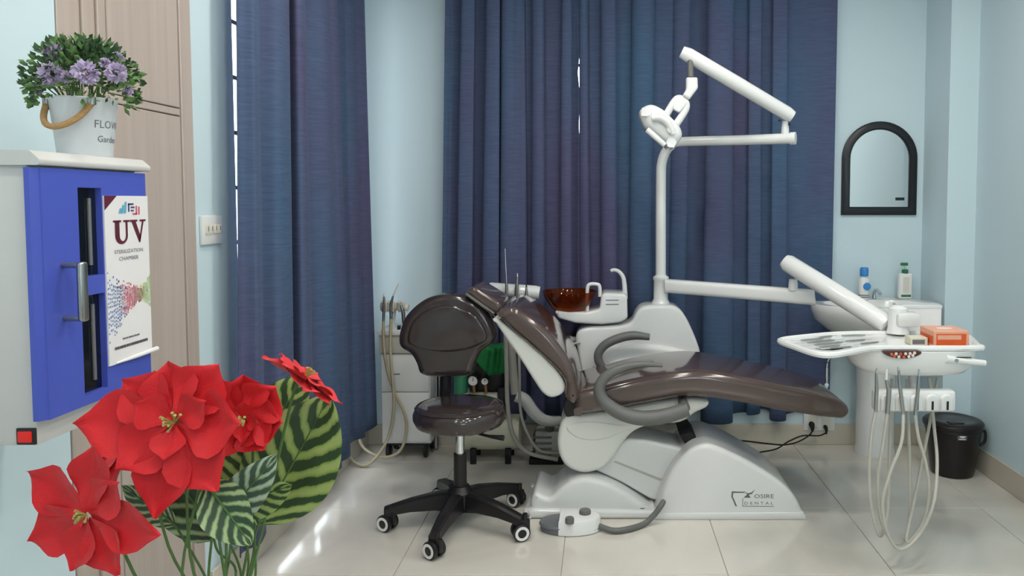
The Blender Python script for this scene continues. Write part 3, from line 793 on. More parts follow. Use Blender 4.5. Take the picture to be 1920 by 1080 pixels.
b = new(); tube(b, [P(1213, 243, HY-.105), P(1230, 258, HY-.105), P(1246, 272, HY-.10)], [.013, .013, .012], 12); obj('lamp_handle', b, 'white2', lh_)
b = new(); tube(b, [P(1213, 243, HY+.105), P(1230, 258, HY+.105), P(1246, 272, HY+.10)], [.013, .013, .012], 12); obj('lamp_handle', b, 'white2', lh_)
# lower arm to the tray
QY = 3.52
b = new(); slab(b, [(0, 0)]*0 or [(math.cos(a)*.0, 0) for a in ()] or PP([(1250, 529), (1505, 535), (1506, 562), (1250, 555)], 3.7), 3.66, 3.74, .02, 4)
for v in b.verts:
    k = (v.co.x-P(1250, 540, 3.7).x)/(P(1505, 540, 3.7).x-P(1250, 540, 3.7).x); v.co.y += .16-.34*k
obj('swing_arm', b, 'white2', dc)
p = P(1487, 536, 3.54); b = new(); lathe(b, [(.022, -.02), (.021, .012), (.018, .032)], p, 18); obj('arm_pivot', b, 'white2', dc)
b = new(); tube(b, [P(1470, 488, 3.53), P(1478, 494, 3.52), P(1560, 545, 3.34), P(1655, 604, 3.12), P(1664, 611, 3.10)], [.030, .041, .041, .040, .034], 18, smooth=False); obj('spring_arm', b, 'white2', dc)
TZ = .812
tp = P(1682, 600, 3.08)
b = new(); lathe(b, [(.045, TZ), (.040, TZ+.02), (.038, TZ+.07), (.036, TZ+.10), (.020, TZ+.112)], (tp.x, 3.07, 0), 22); obj('tray_pivot', b, 'white2', dc)
b = new(); box(b, (tp.x-.02, 3.02, TZ+.03), (tp.x+.075, 3.10, TZ+.085), .012); obj('pivot_block', b, 'white', dc)
# tray
tpl = [(1463, 638), (1490, 648), (1527, 660), (1558, 663), (1592, 658), (1624, 652), (1655, 650), (1828, 650), (1833, 645), (1812, 628), (1760, 624), (1647, 622.5), (1567, 624), (1499, 630), (1468, 634)]
out = [PZ(x, y, TZ) for x, y in tpl]
outs = spl([(p.x, p.y) for p in out], 4, True)
b = new(); ring_fill(b, [[V((p.x, p.y, TZ-.016)) for p in outs], [V((p.x, p.y, TZ-.008)) for p in outs]]); obj('tray_plate', b, 'white2', dc)
b = new(); rr2 = [V((p.x, p.y, TZ-.006)) for p in outs]; rings = []
N = len(rr2)
for i, p in enumerate(rr2):
    t = (rr2[(i+1) % N]-rr2[i-1]).normalized(); s = V((t.y, -t.x, 0))
    rings.append([p+s*math.cos(a)*.010+V((0, 0, math.sin(a)*.011)) for a in [2*math.pi*k/8 for k in range(8)]])
rings.append(rings[0]); ring_fill(b, rings, False, False); bmesh.ops.remove_doubles(b, verts=b.verts[:], dist=1e-5); obj('tray_rim', b, 'white2', dc)
# delivery head under the tray
hx, hyc, hw, hdp = P(1706, 680, 2.9).x, 2.915, .232, .165
b = new(); rings = []
for sc, z in ((1, TZ-.016), (1.0, TZ-.03), (.985, TZ-.055), (.93, TZ-.085), (.84, TZ-.105), (.7, TZ-.112)):
    r_ = []
    for k in range(48):
        a = 2*math.pi*k/48; c_, s_ = math.cos(a), math.sin(a); e = 2/2.7
        r_.append(V((hx+hw*sc*abs(c_)**e*math.copysign(1, c_), hyc+hdp*sc*abs(s_)**e*math.copysign(1, s_), z)))
    rings.append(r_)
ring_fill(b, rings); obj('delivery_head', b, 'white2', dc)
fy = hyc-hdp
pp_ = P(1692, 662, fy); el = []
for k in range(24):
    a = 2*math.pi*k/24; el.append((pp_.x+.068*math.cos(a), min(pp_.z+.008, pp_.z+.002+.022*math.sin(a)*(1-.25*math.cos(a)**2))))
b = new(); slab(b, el, fy-.004, fy+.02, .002, 2); cp_ = obj('control_panel', b, 'panel', dc)
for i, (bx, bz) in enumerate(((-.040, -.004), (-.024, -.002), (-.008, -.003), (.010, -.002), (.026, -.001), (.042, .001), (-.030, -.011), (-.014, -.013), (.004, -.014), (.022, -.012), (.036, -.008))):
    b = new(); lathe(b, [(.001, 0), (.0052, .0005), (.0058, .003)], (pp_.x+bx, fy-.0065, pp_.z+bz), 12, mtx=Matrix.Rotation(R(-90), 3, 'X'))
    obj('button', b, 'btnred' if i in (0, 2, 6, 8) else 'btn', cp_)
b = new(); tube(b, [P(1772, 672, 2.76), P(1790, 675, 2.76), P(1847, 681, 2.76)], [.017, .013, .011], 14, smooth=False); hdl = obj('tray_handle', b, 'white2', dc)
p = P(1793, 676, 2.748); b = new(); lathe(b, [(.006, -.003), (.007, .004)], p, 12, mtx=Matrix.Rotation(R(90), 3, 'X')); obj('handle_screw', b, 'steel', hdl)
b = new(); box(b, P(1793, 671, 2.752), P(1820, 669, 2.76), 0); obj('handle_slot', b, 'black', hdl)
# instrument holder
IY = 2.745
l_, r_ = P(1642, 733, IY), P(1793, 773, IY)
b = new(); box(b, (l_.x, IY, r_.z), (r_.x, IY+.05, l_.z), .012, 3); ih = obj('instrument_holder', b, 'white2', dc)
for k in range(5):
    cx = l_.x+(r_.x-l_.x)*(.13+.185*k); b = new()
    pr = [(cx-.022, r_.z+.008), (cx-.022, l_.z-.028)]+[(cx+.022*math.cos(a), l_.z-.028+.018*math.sin(a)) for a in [math.pi-math.pi*q/8 for q in range(9)]]+[(cx+.022, r_.z+.008)]
    slab(b, pr, IY-.014, IY+.01, .006, 3); cr2 = obj('cradle', b, 'white', ih)
    b = new(); box(b, (cx-.004, IY-.016, r_.z+.012), (cx+.004, IY-.013, l_.z-.034), .001, 1); obj('cradle_slot', b, 'black' if k > 2 else 'inkgrey', ih)
b = new(); tube(b, [V((hx, IY+.04, (l_.z+r_.z)/2)), V((hx, IY+.11, (l_.z+r_.z)/2+.01)), V((hx, IY+.14, TZ-.10))], .014, 12); obj('holder_bracket', b, 'white', ih)
# maker's mark on the base
yl = BY-.0008
LG = lambda px, py: V((P(px, py, BY).x, yl, P(px, py, BY).z))
b = new()
poly_on(b, [(1372, 921), (1396, 922), (1396, 924), (1375, 924)], LG); poly_on(b, [(1372, 921), (1375, 924), (1374, 931), (1371, 931)], LG)
poly_on(b, [(1371, 931), (1374, 931), (1382, 949), (1379, 949)], LG)
for q in ([(1394, 920), (1402, 925), (1409, 923), (1416, 917), (1410, 926), (1402, 928)], [(1394, 933), (1402, 926), (1408, 933)]): poly_on(b, q, LG)
for q in ([(1392, 934), (1393, 934), (1393, 949), (1392, 949)], [(1392, 948.4), (1451, 948.8), (1451, 949.8), (1392, 949.4)]): poly_on(b, q, LG)
u_ = (P(1451, 930, BY).x-P(1414, 930, BY).x)
p = P(1414, 934, BY); text_on(b, 'OSIRE', .0245, lambda x, y: V((p.x+x, yl, p.z+y)), u_)
p2 = P(1396, 946, BY); text_on(b, 'D E N T A L', .018, lambda x, y: V((p2.x+x, yl, p2.z+y)), P(1450, 930, BY).x-p2.x)
obj('maker_lettering', b, 'inkgrey', dc, recalc=False)
# assistant's holder behind the headrest
SY = 3.86
b = new(); tube(b, [P(914, 543, SY), P(920, 541, SY), P(1004, 548, SY), P(1012, 549, SY)], [.024, .031, .034, .031], 16, smooth=False); ahold = obj('assistant_holder', b, 'white2', dc)
b = new(); tube(b, [P(1000, 556, SY), P(1004, 590, SY+.02), P(1040, 625, SY+.04), P(1095, 640, SY+.05)], .013, 10); obj('assistant_arm', b, 'white', dc)

# ------------------------------------------------------------------ handpieces in the two holders, each with its hose
def handpiece(label, tip, body, hose, Y, grp, r=.007, hr=.006, hm='hose', tipm='chrome'):
    q = P(*body[-1], Y)
    t = thing('handpiece', label, 'handpiece', q, grp)
    pts = [P(*x, Y) for x in body]; b = new()
    tube(b, pts, [r*.6]+[r]*(len(pts)-2)+[r*.9], 12, smooth=False); obj('grip', b, 'steel', t)
    b = new(); tube(b, [P(*tip, Y), pts[0]], [r*.35, r*.6], 10, smooth=False); obj('tip', b, tipm, t)
    if hose:
        b = new(); tube(b, [P(x[0], x[1], Y+(x[2] if len(x) > 2 else 0)) for x in hose], hr, 10, 8); obj('hose', b, hm, t)
    return t
g1 = 'instruments in the tray holder'
IYf = IY-.022
handpiece('leftmost instrument in the white holder under the tray', (1644, 690), [(1643, 700), (1644, 728), (1642, 772)], [(1642, 770), (1634, 815), (1630, 880), (1634, 950), (1650, 1005), (1664, 960, .1), (1668, 850, .12), (1672, 710, .14)], IYf, g1)
handpiece('white-tipped instrument, second from the left in the tray holder', (1663, 692), [(1662, 712), (1667, 732), (1664, 775)], [(1664, 772), (1656, 830), (1646, 900), (1652, 975), (1680, 1020), (1704, 985, .1), (1705, 850, .12), (1700, 712, .14)], IYf-.004, g1, .009, tipm='white')
handpiece('thin steel instrument in the middle of the tray holder', (1683, 688), [(1685, 694), (1688, 730), (1694, 778)], [(1694, 776), (1690, 830, -.03), (1668, 890, -.045), (1655, 945, -.045), (1664, 1000, -.045), (1688, 1030, -.04), (1722, 1005, -.03), (1750, 945, -.03), (1757, 870, .03), (1752, 805, .105), (1742, 708, .12)], IYf-.008, g1)
handpiece('steel instrument, rightmost in the tray holder', (1723, 692), [(1723, 705), (1721, 732), (1716, 778)], [(1716, 776), (1722, 820), (1736, 870), (1742, 930), (1728, 985), (1700, 1015), (1716, 930, .10), (1742, 800, .125), (1758, 708, .15)], IYf, g1)
g2 = 'suction instruments behind the headrest'
handpiece('tall thin suction tube standing behind the brown headrest', (947, 466), [(949, 520), (950, 540), (948, 575)], [(948, 573), (948, 620), (950, 700), (952, 760), (962, 815), (990, 848, .02), (1046, 862, .02)], SY-.052, g2, .008, .011)
handpiece('short steel suction tip standing behind the brown headrest', (970, 512), [(970, 518), (969, 540), (966, 572)], [(966, 570), (972, 620), (974, 700), (976, 770), (990, 815), (1012, 845, .01), (1048, 850, .03)], SY-.052, g2, .010, .007)
handpiece('dark-headed steel instrument beside the amber bowl', (987, 534), [(987, 538), (987, 552), (988, 574)], [(988, 572), (990, 600), (1000, 640), (1040, 650, 0), (1088, 642, -.018)], SY-.050, g2, .008, .005, tipm='black')

# ------------------------------------------------------------------ things on the tray
def carton(name, label, cat, x0, x1, ytop, Y0, Y1, zb, m, parts=None):
    a = P(x0, ytop, Y0); c = P(x1, ytop, Y0)
    t = thing(name, label, cat, ((a.x+c.x)/2, (Y0+Y1)/2, zb))
    b = new(); box(b, (a.x, Y0, zb), (c.x, Y1, a.z), .002, 1); o = obj('box_body', b, m, t)
    return t, o, a, c
TT = TZ-.0078
t, o, a, c = carton('glove_box', 'orange and white glove box on the right end of the tray', 'box', 1752, 1818, 621, 2.80, 2.93, TT, 'orangelt')
b = new(); box(b, (a.x+.008, 2.7985, TT+.008), (c.x-.012, 2.80, a.z-.010)); obj('front_print', b, 'orange', t)
b = new(); box(b, (a.x+.012, 2.798, TT+.030), (c.x-.03, 2.799, TT+.046)); obj('front_band', b, 'orangelt', t)
b = new(); lathe(b, [(.03, 0), (.03, .001)], ((a.x+c.x)/2, 2.865, a.z), 24, sx=1, sy=.55); obj('opening_flap', b, 'paper', t)
b = new(); poly_on(b, [(a.x-.0006, 2.81), (a.x-.0006, 2.92)], lambda x, y: V((x, y, 0))) if False else box(b, (a.x-.0008, 2.81, TT+.01), (a.x, 2.92, a.z-.02)); obj('side_print', b, 'orange', t)
t, o, a, c = carton('tissue_box', 'plain white carton on the back of the tray behind the pivot', 'box', 1688, 1766, 574, 3.145, 3.22, .8006, 'paper')
b = new(); box(b, (a.x-.002, 3.143, a.z-.010), (c.x+.002, 3.222, a.z+.004), .002, 1); obj('lid', b, 'white', t)
b = new(); box(b, (a.x-.03, 3.10, .77), (c.x+.03, 3.23, .80), .008); obj('tray_shelf', b, 'white2', dc)
b = new(); cyl(b, ((a.x+c.x)/2, 3.16, .785), ((a.x+c.x)/2-.02, 2.98, .785), .012, 10); obj('shelf_bracket', b, 'white2', dc)
t, o, a, c = carton('cotton_roll_box', 'small cream box between the tray pivot and the orange box', 'box', 1708, 1740, 633, 2.84, 2.90, TT, 'cream')
b = new(); box(b, (a.x+.006, 2.8385, TT+.006), (c.x-.012, 2.84, a.z-.008)); obj('printed_mark', b, 'inkgrey', t)
# steel instruments lying on the tray
ins = [((1484, 639), (1560, 634)), ((1492, 644), (1585, 636)), ((1505, 648), (1600, 640)), ((1520, 652), (1590, 646)), ((1540, 655), (1612, 649)), ((1560, 630), (1640, 628)), ((1570, 641), (1636, 636)), ((1600, 646), (1660, 640)), ((1525, 634), (1570, 629))]
words = ['leftmost, at the pointed end', 'second from the pointed end', 'long one crossing the middle left', 'near the dark slot', 'nearest the front bend of the rim', 'along the back rim', 'in the middle of the tray', 'rightmost, near the control panel', 'short one by the back rim']
for (p0, p1), w_ in zip(ins, words):
    a, c = PZ(*p0, TT+.004), PZ(*p1, TT+.004); b = new()
    d = (c-a).normalized(); L = (c-a).length
    t = thing('dental_instrument', 'thin steel dental instrument on the white tray, '+w_, 'instrument', a.lerp(c, .5)-V((0, 0, .004)), 'steel instruments on the tray')
    tube(b, [a+d*L*.22, a+d*L*.3, a+d*L*.7, a+d*L*.78], [.0022, .0036, .0036, .0022], 8, smooth=False); obj('shaft', b, 'steel', t)
    for e, s in ((a, 1), (c, -1)):
        b = new(); tube(b, [e+d*s*L*.22, e+d*s*L*.08, e+V((-d.y, d.x, 0))*.006], [.0016, .0013, .0009], 6, 3); obj('working_end', b, 'chrome', t)
b = new(); pts_ = [PZ(x, y, TT) for x, y in ((1528, 654), (1542, 656.5), (1562, 657), (1582, 654), (1560, 655.5), (1545, 655))]
ring_fill(b, [[p+V((0, 0, .0002)) for p in pts_], [p+V((0, 0, .001)) for p in pts_]]); obj('tray_slot', b, 'black', dc)

# ------------------------------------------------------------------ foot pedal
c = P(1068, 1003, 2.99); fz = 0.0
fp = thing('foot_pedal', 'round white and grey foot pedal on the floor before the chair base', 'foot pedal', (c.x, 3.06, 0))
cyy = 3.094
rx = (P(1125, 985, cyy).x-P(1011, 985, cyy).x)/2
b = new(); lathe(b, [(rx*.98, 0), (rx, .006), (rx, .016), (rx*.96, .022), (.001, .024)], (c.x, cyy, 0), 40, sy=.60); obj('pedal_base', b, 'foot', fp)
b = new(); pts_ = []
for k in range(25):
    a = R(-112)+R(224)*k/24; pts_.append(V((math.cos(a)*rx*1.0, math.sin(a)*rx*.61)))
rings = []
for z, s in ((.003, 1.0), (.050, .985), (.058, .95), (.061, .85)):
    rings.append([V((c.x+.0*rx+(p.x+.2*rx)*s-.2*rx, cyy+p.y*s, z)) for p in pts_])
ring_fill(b, rings); obj('pedal_body', b, 'white2', fp)
b = new(); lathe(b, [(rx*.66, .02), (rx*.70, .028), (rx*.66, .036), (.001, .04)], (c.x-rx*.34, cyy, 0), 32, sy=.82); obj('pedal_disc', b, 'foot', fp)
for bx, by, br in ((1097, 957, .024), (1068, 972, .018)):
    q = PZ(bx, by+6, .06); b = new(); lathe(b, [(br, .055), (br, .072), (br*.9, .077), (.001, .078)], (q.x, q.y, 0), 24); obj('pedal_button', b, 'greyrub', fp)
hp_ = [P(1120, 985, 3.08)]+[PZ(x, y, .0135) for x, y in ((1150, 995), (1182, 991), (1208, 982))]+[P(1226, 966, 3.13), P(1238, 950, 3.138), P(1243, 942, BY-.036), P(1243, 942, BY-.010)]
b = new(); tube(b, hp_, .012, 12, 6); obj('pedal_hose', b, 'greyrub', fp)

# ------------------------------------------------------------------ stool
sx_, sy_ = P(863, 900, 3.13).x, 3.13
st = thing('operator_stool', 'dark brown vinyl stool with backrest on black five-star castor base', 'stool', (sx_, sy_, 0))
zz = lambda py, Y=3.13: P(863, py, Y).z
zt = zz(757)
b = new(); lathe(b, [(.05, zt-.095), (.15, zt-.092), (.176, zt-.08), (.188, zt-.055), (.188, zt-.035), (.178, zt-.012), (.155, zt+.001), (.10, zt+.004), (.001, zt+.004)], (sx_, sy_, 0), 48); se = obj('seat', b, 'dkbrown', st)
b = new(); lathe(b, [(.178, zt-.013), (.181, zt-.009), (.174, zt-.004), (.170, zt-.006)], (sx_, sy_, 0), 48, cap=False); obj('seat_piping', b, 'dkbrown', se)
b = new(); lathe(b, [(.07, zt-.112), (.10, zt-.10), (.10, zt-.092)], (sx_, sy_, 0), 24); obj('seat_plate', b, 'black', st)
b = new(); cyl(b, (sx_, sy_, zz(850)-.02), (sx_, sy_, zt-.10), .018, 20); obj('gas_lift', b, 'chrome', st)
b = new(); lathe(b, [(.028, .13), (.026, zz(850))], (sx_, sy_, 0), 20); obj('column_sleeve', b, 'black', st)
b = new(); lathe(b, [(.05, .070), (.055, .085), (.055, .145), (.035, .17)], (sx_, sy_, 0), 24); obj('hub', b, 'black', st)
b = new(); tube(b, [(sx_+.03, sy_, zt-.11), (sx_+.12, sy_-.06, zt-.115), (sx_+.19, sy_-.08, zt-.118)], [.006, .006, .012], 8); obj('height_lever', b, 'black', st)
SBY = 3.335
tube_b = new(); tube(tube_b, [V((sx_, sy_+.08, zt-.105)), V((P(835, 740, SBY).x, SBY+.02, zt-.09)), P(835, 725, SBY+.03), P(836, 690, SBY+.03)], .024, 12); obj('back_support', tube_b, 'black', st)
bo = PP([(747, 640), (750, 618), (760, 594), (781, 572), (806, 557), (837, 551), (872, 556), (901, 573), (921, 600), (930, 628), (922, 645), (902, 660), (890, 684), (881, 704), (836, 708), (791, 704), (780, 682), (769, 664), (752, 653)], SBY-.04)
b = new(); slab(b, spl(bo, 4, True), SBY-.05, SBY+.03, .03, 5); bkr = obj('backrest', b, 'dkbrown', st)
cxm = P(838, 640, SBY-.05).x
bi = PP([(764, 638), (772, 606), (796, 583), (838, 572), (880, 583), (904, 606), (914, 632), (900, 646), (872, 656), (838, 660), (804, 656), (776, 648)], SBY-.05)
b = new(); slab(b, spl(bi, 4, True), SBY-.058, SBY-.03, .012, 4, r1=0); obj('backrest_panel', b, 'dkbrown', bkr)
for s in (0,):
    p = P(748, 614, SBY+.02); b = new(); lathe(b, [(.001, -.008), (.010, -.006), (.010, .006), (.001, .008)], p, 10, mtx=Matrix.Rotation(R(90), 3, 'Y')); obj('back_knob', b, 'black', st)
# five legs with castors share meshes
legm = new()
prof_ = [(.03, .150, .070, .032), (.10, .146, .080, .029), (.20, .126, .078, .025), (.27, .106, .068, .022), (.305, .096, .050, .020)]
rings = []
for r_, zt1, zb1, hw_ in prof_:
    rings.append([V((r_, -hw_, zb1)), V((r_, hw_, zb1)), V((r_, hw_*.9, zt1-.008)), V((r_, hw_*.5, zt1)), V((r_, -hw_*.5, zt1)), V((r_, -hw_*.9, zt1-.008))])
ring_fill(legm, rings); bmesh.ops.recalc_face_normals(legm, faces=legm.faces[:])
lm = bpy.data.meshes.new('leg'); legm.to_mesh(lm); legm.free(); lm.materials.append(M['black'])
def castor_meshes():
    out = []
    w = new()
    for s in (-1, 1): lathe(w, [(.001, s*.008), (.024, s*.008), (.027, s*.011), (.027, s*.021), (.023, s*.024), (.001, s*.024)] if s > 0 else [(.001, -.024), (.023, -.024), (.027, -.021), (.027, -.011), (.024, -.008), (.001, -.008)], (0, 0, .0272), 24, mtx=Matrix.Rotation(R(90), 3, 'X'))
    out.append(('castor_wheel', w, 'black'))
    ri = new()
    for s in (-1, 1): lathe(ri, [(.014, .0235), (.0215, .0235), (.022, .0255), (.0135, .0255), (.014, .0235)], (0, 0, .0272), 24, mtx=Matrix.Rotation(R(90)*s, 3, 'X'), cap=False)
    out.append(('castor_ring', ri, 'white2'))
    fk = new(); box(fk, (-.010, -.0075, .02), (.03, .0075, .062), .004); cyl(fk, (.015, 0, .05), (.015, 0, .08), .008, 10)
    out.append(('castor_fork', fk, 'black'))
    res = []
    for n_, bm_, m_ in out:
        bmesh.ops.recalc_face_normals(bm_, faces=bm_.faces[:]); me = bpy.data.meshes.new(n_); bm_.to_mesh(me); bm_.free(); me.shade_smooth(); me.set_sharp_from_angle(angle=R(38)); me.materials.append(M[m_]); res.append((n_, me))
    return res
cms = castor_meshes()
for k, cang in zip(range(5), (-25, -35, 20, -30, -20)):
    a = R(189+72*k)
    lg = bpy.data.objects.new('leg', lm); COL.objects.link(lg); lg.parent = st; lg.rotation_euler = (0, 0, a)
    for n_, me in cms:
        o = bpy.data.objects.new(n_, me); COL.objects.link(o); o.parent = lg; o.location = (.293, 0, 0); o.scale = (1.28,)*3; o.rotation_euler = (0, 0, R(cang)-a)

# ------------------------------------------------------------------ rolling equipment cart in the corner
c0, c1 = P(714, 700, 3.96), P(806, 700, 3.96)
zt_c, zs_c, zb_c = P(706, 618, 3.96).z, P(706, 662, 3.96).z, P(706, 832, 3.96).z
cart = thing('dental_cart', 'white wheeled equipment cart between left curtain and stool', 'cart', ((c0.x+c1.x)/2, 4.06, 0))
b = new(); box(b, (c0.x, 3.965, zb_c), (c1.x, 4.16, zs_c), .004); obj('body', b, 'white', cart)
zm = P(706, 735, 3.96).z
for za, zb2 in ((zb_c+.012, zm-.002), (zm+.002, zs_c-.004)):
    b = new(); box(b, (c0.x+.004, 3.955, za), (c1.x-.004, 3.968, zb2), .004); d_ = obj('drawer_front', b, 'white', cart)
b = new(); box(b, (c0.x+.07, 3.9535, (zm+zs_c)/2-.01), (c0.x+.10, 3.955, (zm+zs_c)/2-.004)); obj('maker_print', b, 'inkgrey', cart)
b = new(); box(b, (c0.x-.004, 3.945, zs_c), (c1.x+.005, 4.165, zt_c-.025), .005); obj('control_box', b, 'hose', cart)
b = new(); box(b, (c0.x-.006, 3.935, zt_c-.028), (c1.x+.01, 4.17, zt_c), .006); obj('worktop', b, 'white', cart)
b = new(); box(b, (c0.x+.005, 3.97, zb_c-.014), (c1.x-.005, 4.15, zb_c), .003); obj('base_frame', b, 'black', cart)
for x in (c0.x+.03, c1.x-.03):
    for y in (3.985, 4.13):
        b = new(); rw = (zb_c-.012)/2+.002
        lathe(b, [(.001, -.012), (rw*.8, -.012), (rw, -.008), (rw, .008), (rw*.8, .012), (.001, .012)], (x, y, rw), 18, mtx=Matrix.Rotation(R(90), 3, 'Y')); obj('castor', b, 'black', cart)
b = new(); tube(b, [P(735, 622, 4.02), P(738, 590, 4.02), P(740, 577, 4.02)], .012, 10); obj('holder_stem', b, 'white', cart)
b = new(); tube(b, [P(714, 577, 4.0), P(742, 574, 4.0), P(766, 577, 4.0)], [.018, .022, .018], 14, smooth=False); obj('holder_bar', b, 'ivory', cart)
for x in (721, 733, 752):
    b = new(); lathe(b, [(.014, -.03), (.020, -.01), (.020, .02), (.013, .028)], P(x, 574, 3.975), 14); obj('holder_cup', b, 'ivory', cart)
b = new(); cyl(b, P(818, 700, 4.1), P(818, 840, 4.1), .012, 12); b2 = obj('side_post', b, 'steel', cart)
b = new(); cyl(b, P(806, 720, 4.1), P(820, 720, 4.1), .006, 8); obj('post_bracket', b, 'steel', cart)
g3 = 'cream-hosed handpieces on the cart'
handpiece('cream-hosed handpiece with tall needle tip on the cart holder', (747, 532), [(737, 555), (733, 570), (733, 600)], [(733, 598), (732, 660), (737, 720), (738, 770), (728, 820), (705, 858, -.06), (683, 873, -.08), (660, 862, -.06), (652, 840, -.02)], 3.898, g3, .008, .0075, 'hosecream', 'ivory')
handpiece('leftmost cream handpiece on the cart holder', (720, 550), [(720, 556), (720, 575), (719, 604)], [(719, 602), (720, 650), (728, 700), (742, 740), (760, 780), (761, 815), (750, 845, -.04), (726, 857, -.06), (700, 852, -.05), (678, 834, -.02), (672, 800)], 3.922, g3, .008, .0075, 'hosecream', 'ivory')
handpiece('short pale handpiece hooked right of the cart holder', (752, 566), [(752, 572), (756, 586), (757, 606)], None, 3.940, g3, .010)

# ------------------------------------------------------------------ air compressor behind the stool
cmp_ = thing('air_compressor', 'cream air compressor tank with two gauges under a green cloth', 'compressor', (P(930, 850, 4.0).x, 3.98, 0))
ca, cb = P(868, 812, 3.98), P(982, 812, 3.98)
rt_ = .09; zc_ = rt_+.055
b = new(); rings = []
for u, r_ in ((0, .02), (.015, .06), (.045, .09), (.09, rt_), (.91, rt_), (.955, .09), (.985, .06), (1, .02)):
    x = ca.x+(cb.x-ca.x)*u; rings.append([V((x, 3.98+r_*math.cos(2*math.pi*k/24), zc_+r_*math.sin(2*math.pi*k/24))) for k in range(24)])
ring_fill(b, rings); obj('tank', b, 'cream', cmp_)
for x in (ca.x+.07, cb.x-.07):
    for s in (-1, 1):
        b = new(); box(b, (x-.015, 3.98+s*.07-.012, 0), (x+.015, 3.98+s*.07+.012, .08), .003); obj('foot', b, 'rubber', cmp_)
zm0, zm1 = zc_+rt_-.01, P(900, 730, 3.98).z
b = new(); box(b, (P(868, 750, 3.9).x, 3.90, zm0), (P(934, 750, 3.9).x, 4.05, zm1), .01); obj('motor_block', b, 'ivory', cmp_)
b = new(); box(b, (P(908, 750, 3.9).x, 3.893, zm0+.02), (P(914, 750, 3.9).x, 3.91, zm1)); obj('brass_rib', b, 'rope', cmp_)
b = new(); box(b, (P(934, 750, 3.92).x, 3.92, zm0), (P(948, 750, 3.92).x, 4.03, zm1+.03), .006); obj('switch_box', b, 'black', cmp_)
for gx, gy, gr in ((889, 711, .026), (911, 712, .019)):
    p = P(gx, gy, 3.89); b = new(); lathe(b, [(gr, -.018), (gr, .006), (gr*.9, .010), (gr*.85, .006)], p, 24, mtx=Matrix.Rotation(R(90), 3, 'X')); gg = obj('gauge', b, 'chrome', cmp_)
    b = new(); lathe(b, [(gr*.86, .004), (gr*.86, .0065)], p, 24, mtx=Matrix.Rotation(R(90), 3, 'X')); obj('gauge_dial', b, 'paper', gg)
    b = new(); box(b, p+V((-.0015, -.0085, -.002)), p+V((.0015, -.007, gr*.6))); obj('gauge_needle', b, 'ink', gg)
    b = new(); cyl(b, p+V((0, .01, -gr*.8)), V((p.x, 3.93, zm1-.01)), .007, 8); obj('gauge_stem', b, 'rope', cmp_)
b = new(); cyl(b, P(866, 700, 3.95), P(866, 735, 3.95)-V((0, 0, .06)), .035, 18); obj('filter_cup', b, mat('green_filter', '#3c8a63', .4), cmp_)
zt2 = P(930, 648, 3.95).z
b = new(); box(b, (P(880, 700, 3.95).x, 3.94, zm1), (P(946, 700, 3.95).x, 4.04, zt2-.015), .02); obj('pump_head', b, 'black', cmp_)
# cloth
g_ = []; xa, xb = P(893, 700, 3.9).x, P(950, 700, 3.9).x
rc = random.Random(2)
for j in range(15):
    v = j/14; row = []
    for i in range(25):
        u = i/24; x = xa+(xb-xa)*u
        if v < .4: y = 4.04-.135*(v/.4); z = zt2+.006*math.sin(9*u)+.004
        else: y = 3.905-.012*math.sin(13*u+2*v); z = zt2-(v-.4)/.6*(zt2-P(900, 702, 3.9).z)*(1-.25*abs(u-.6))*(.55+.45*min(1, u*3))
        if v > .3: y -= .010*math.sin(21*u+4*v)
        row.append(V((x, y, z)))
    g_.append(row)
b = new(); sheet(b, g_); o = obj('cloth', b, 'green', None, ((xa+xb)/2, 3.97, zt2), ang=0); md = o.modifiers.new('thickness', 'SOLIDIFY'); md.thickness = .003
tag(o, 'crumpled green cloth lying on the compressor behind the stool', 'cloth')
o.location.y -= .03; cmp_.location.y -= .03

# ------------------------------------------------------------------ suction pump on the floor by the chair hinge
q0, q1 = P(1004, 850, 3.9), P(1050, 850, 3.9)
sp_ = thing('suction_pump', 'small grey suction pump with ribbed elbow pipe beneath the backrest', 'pump', ((q0.x+q1.x)/2, 3.92, 0))
b = new(); box(b, (q0.x-.03, 3.86, 0), (q1.x+.02, 4.0, .03), .005); obj('pump_base', b, 'rubber', sp_)
b = new(); box(b, (q0.x, 3.87, .03), (q1.x, 3.98, .17), .012); obj('pump_body', b, 'hose', sp_)
for k in range(4):
    b = new(); box(b, (q0.x-.012, 3.865, .045+.03*k), (q1.x-.04, 3.985, .057+.03*k), .003); obj('cooling_fin', b, 'grille', sp_)
b = new(); tube(b, [P(968, 742, 3.86), P(984, 750, 3.86), P(1000, 772, 3.86), P(1016, 786, 3.86), P(1034, 790, 3.87), P(1052, 788, 3.88)], [.03, .031, .031, .030, .026, .022], 14); obj('elbow_pipe', b, 'shell', sp_)
b = new(); cyl(b, P(1030, 788, 3.87), (P(1030, 788, 3.87).x, 3.9, .16), .024, 14); obj('inlet', b, 'greyrub', sp_)
b = new(); tube(b, [P(966, 738, 3.86), P(962, 700, 3.86), P(958, 640, 3.86)], .022, 12); obj('riser_pipe', b, 'hose', sp_)

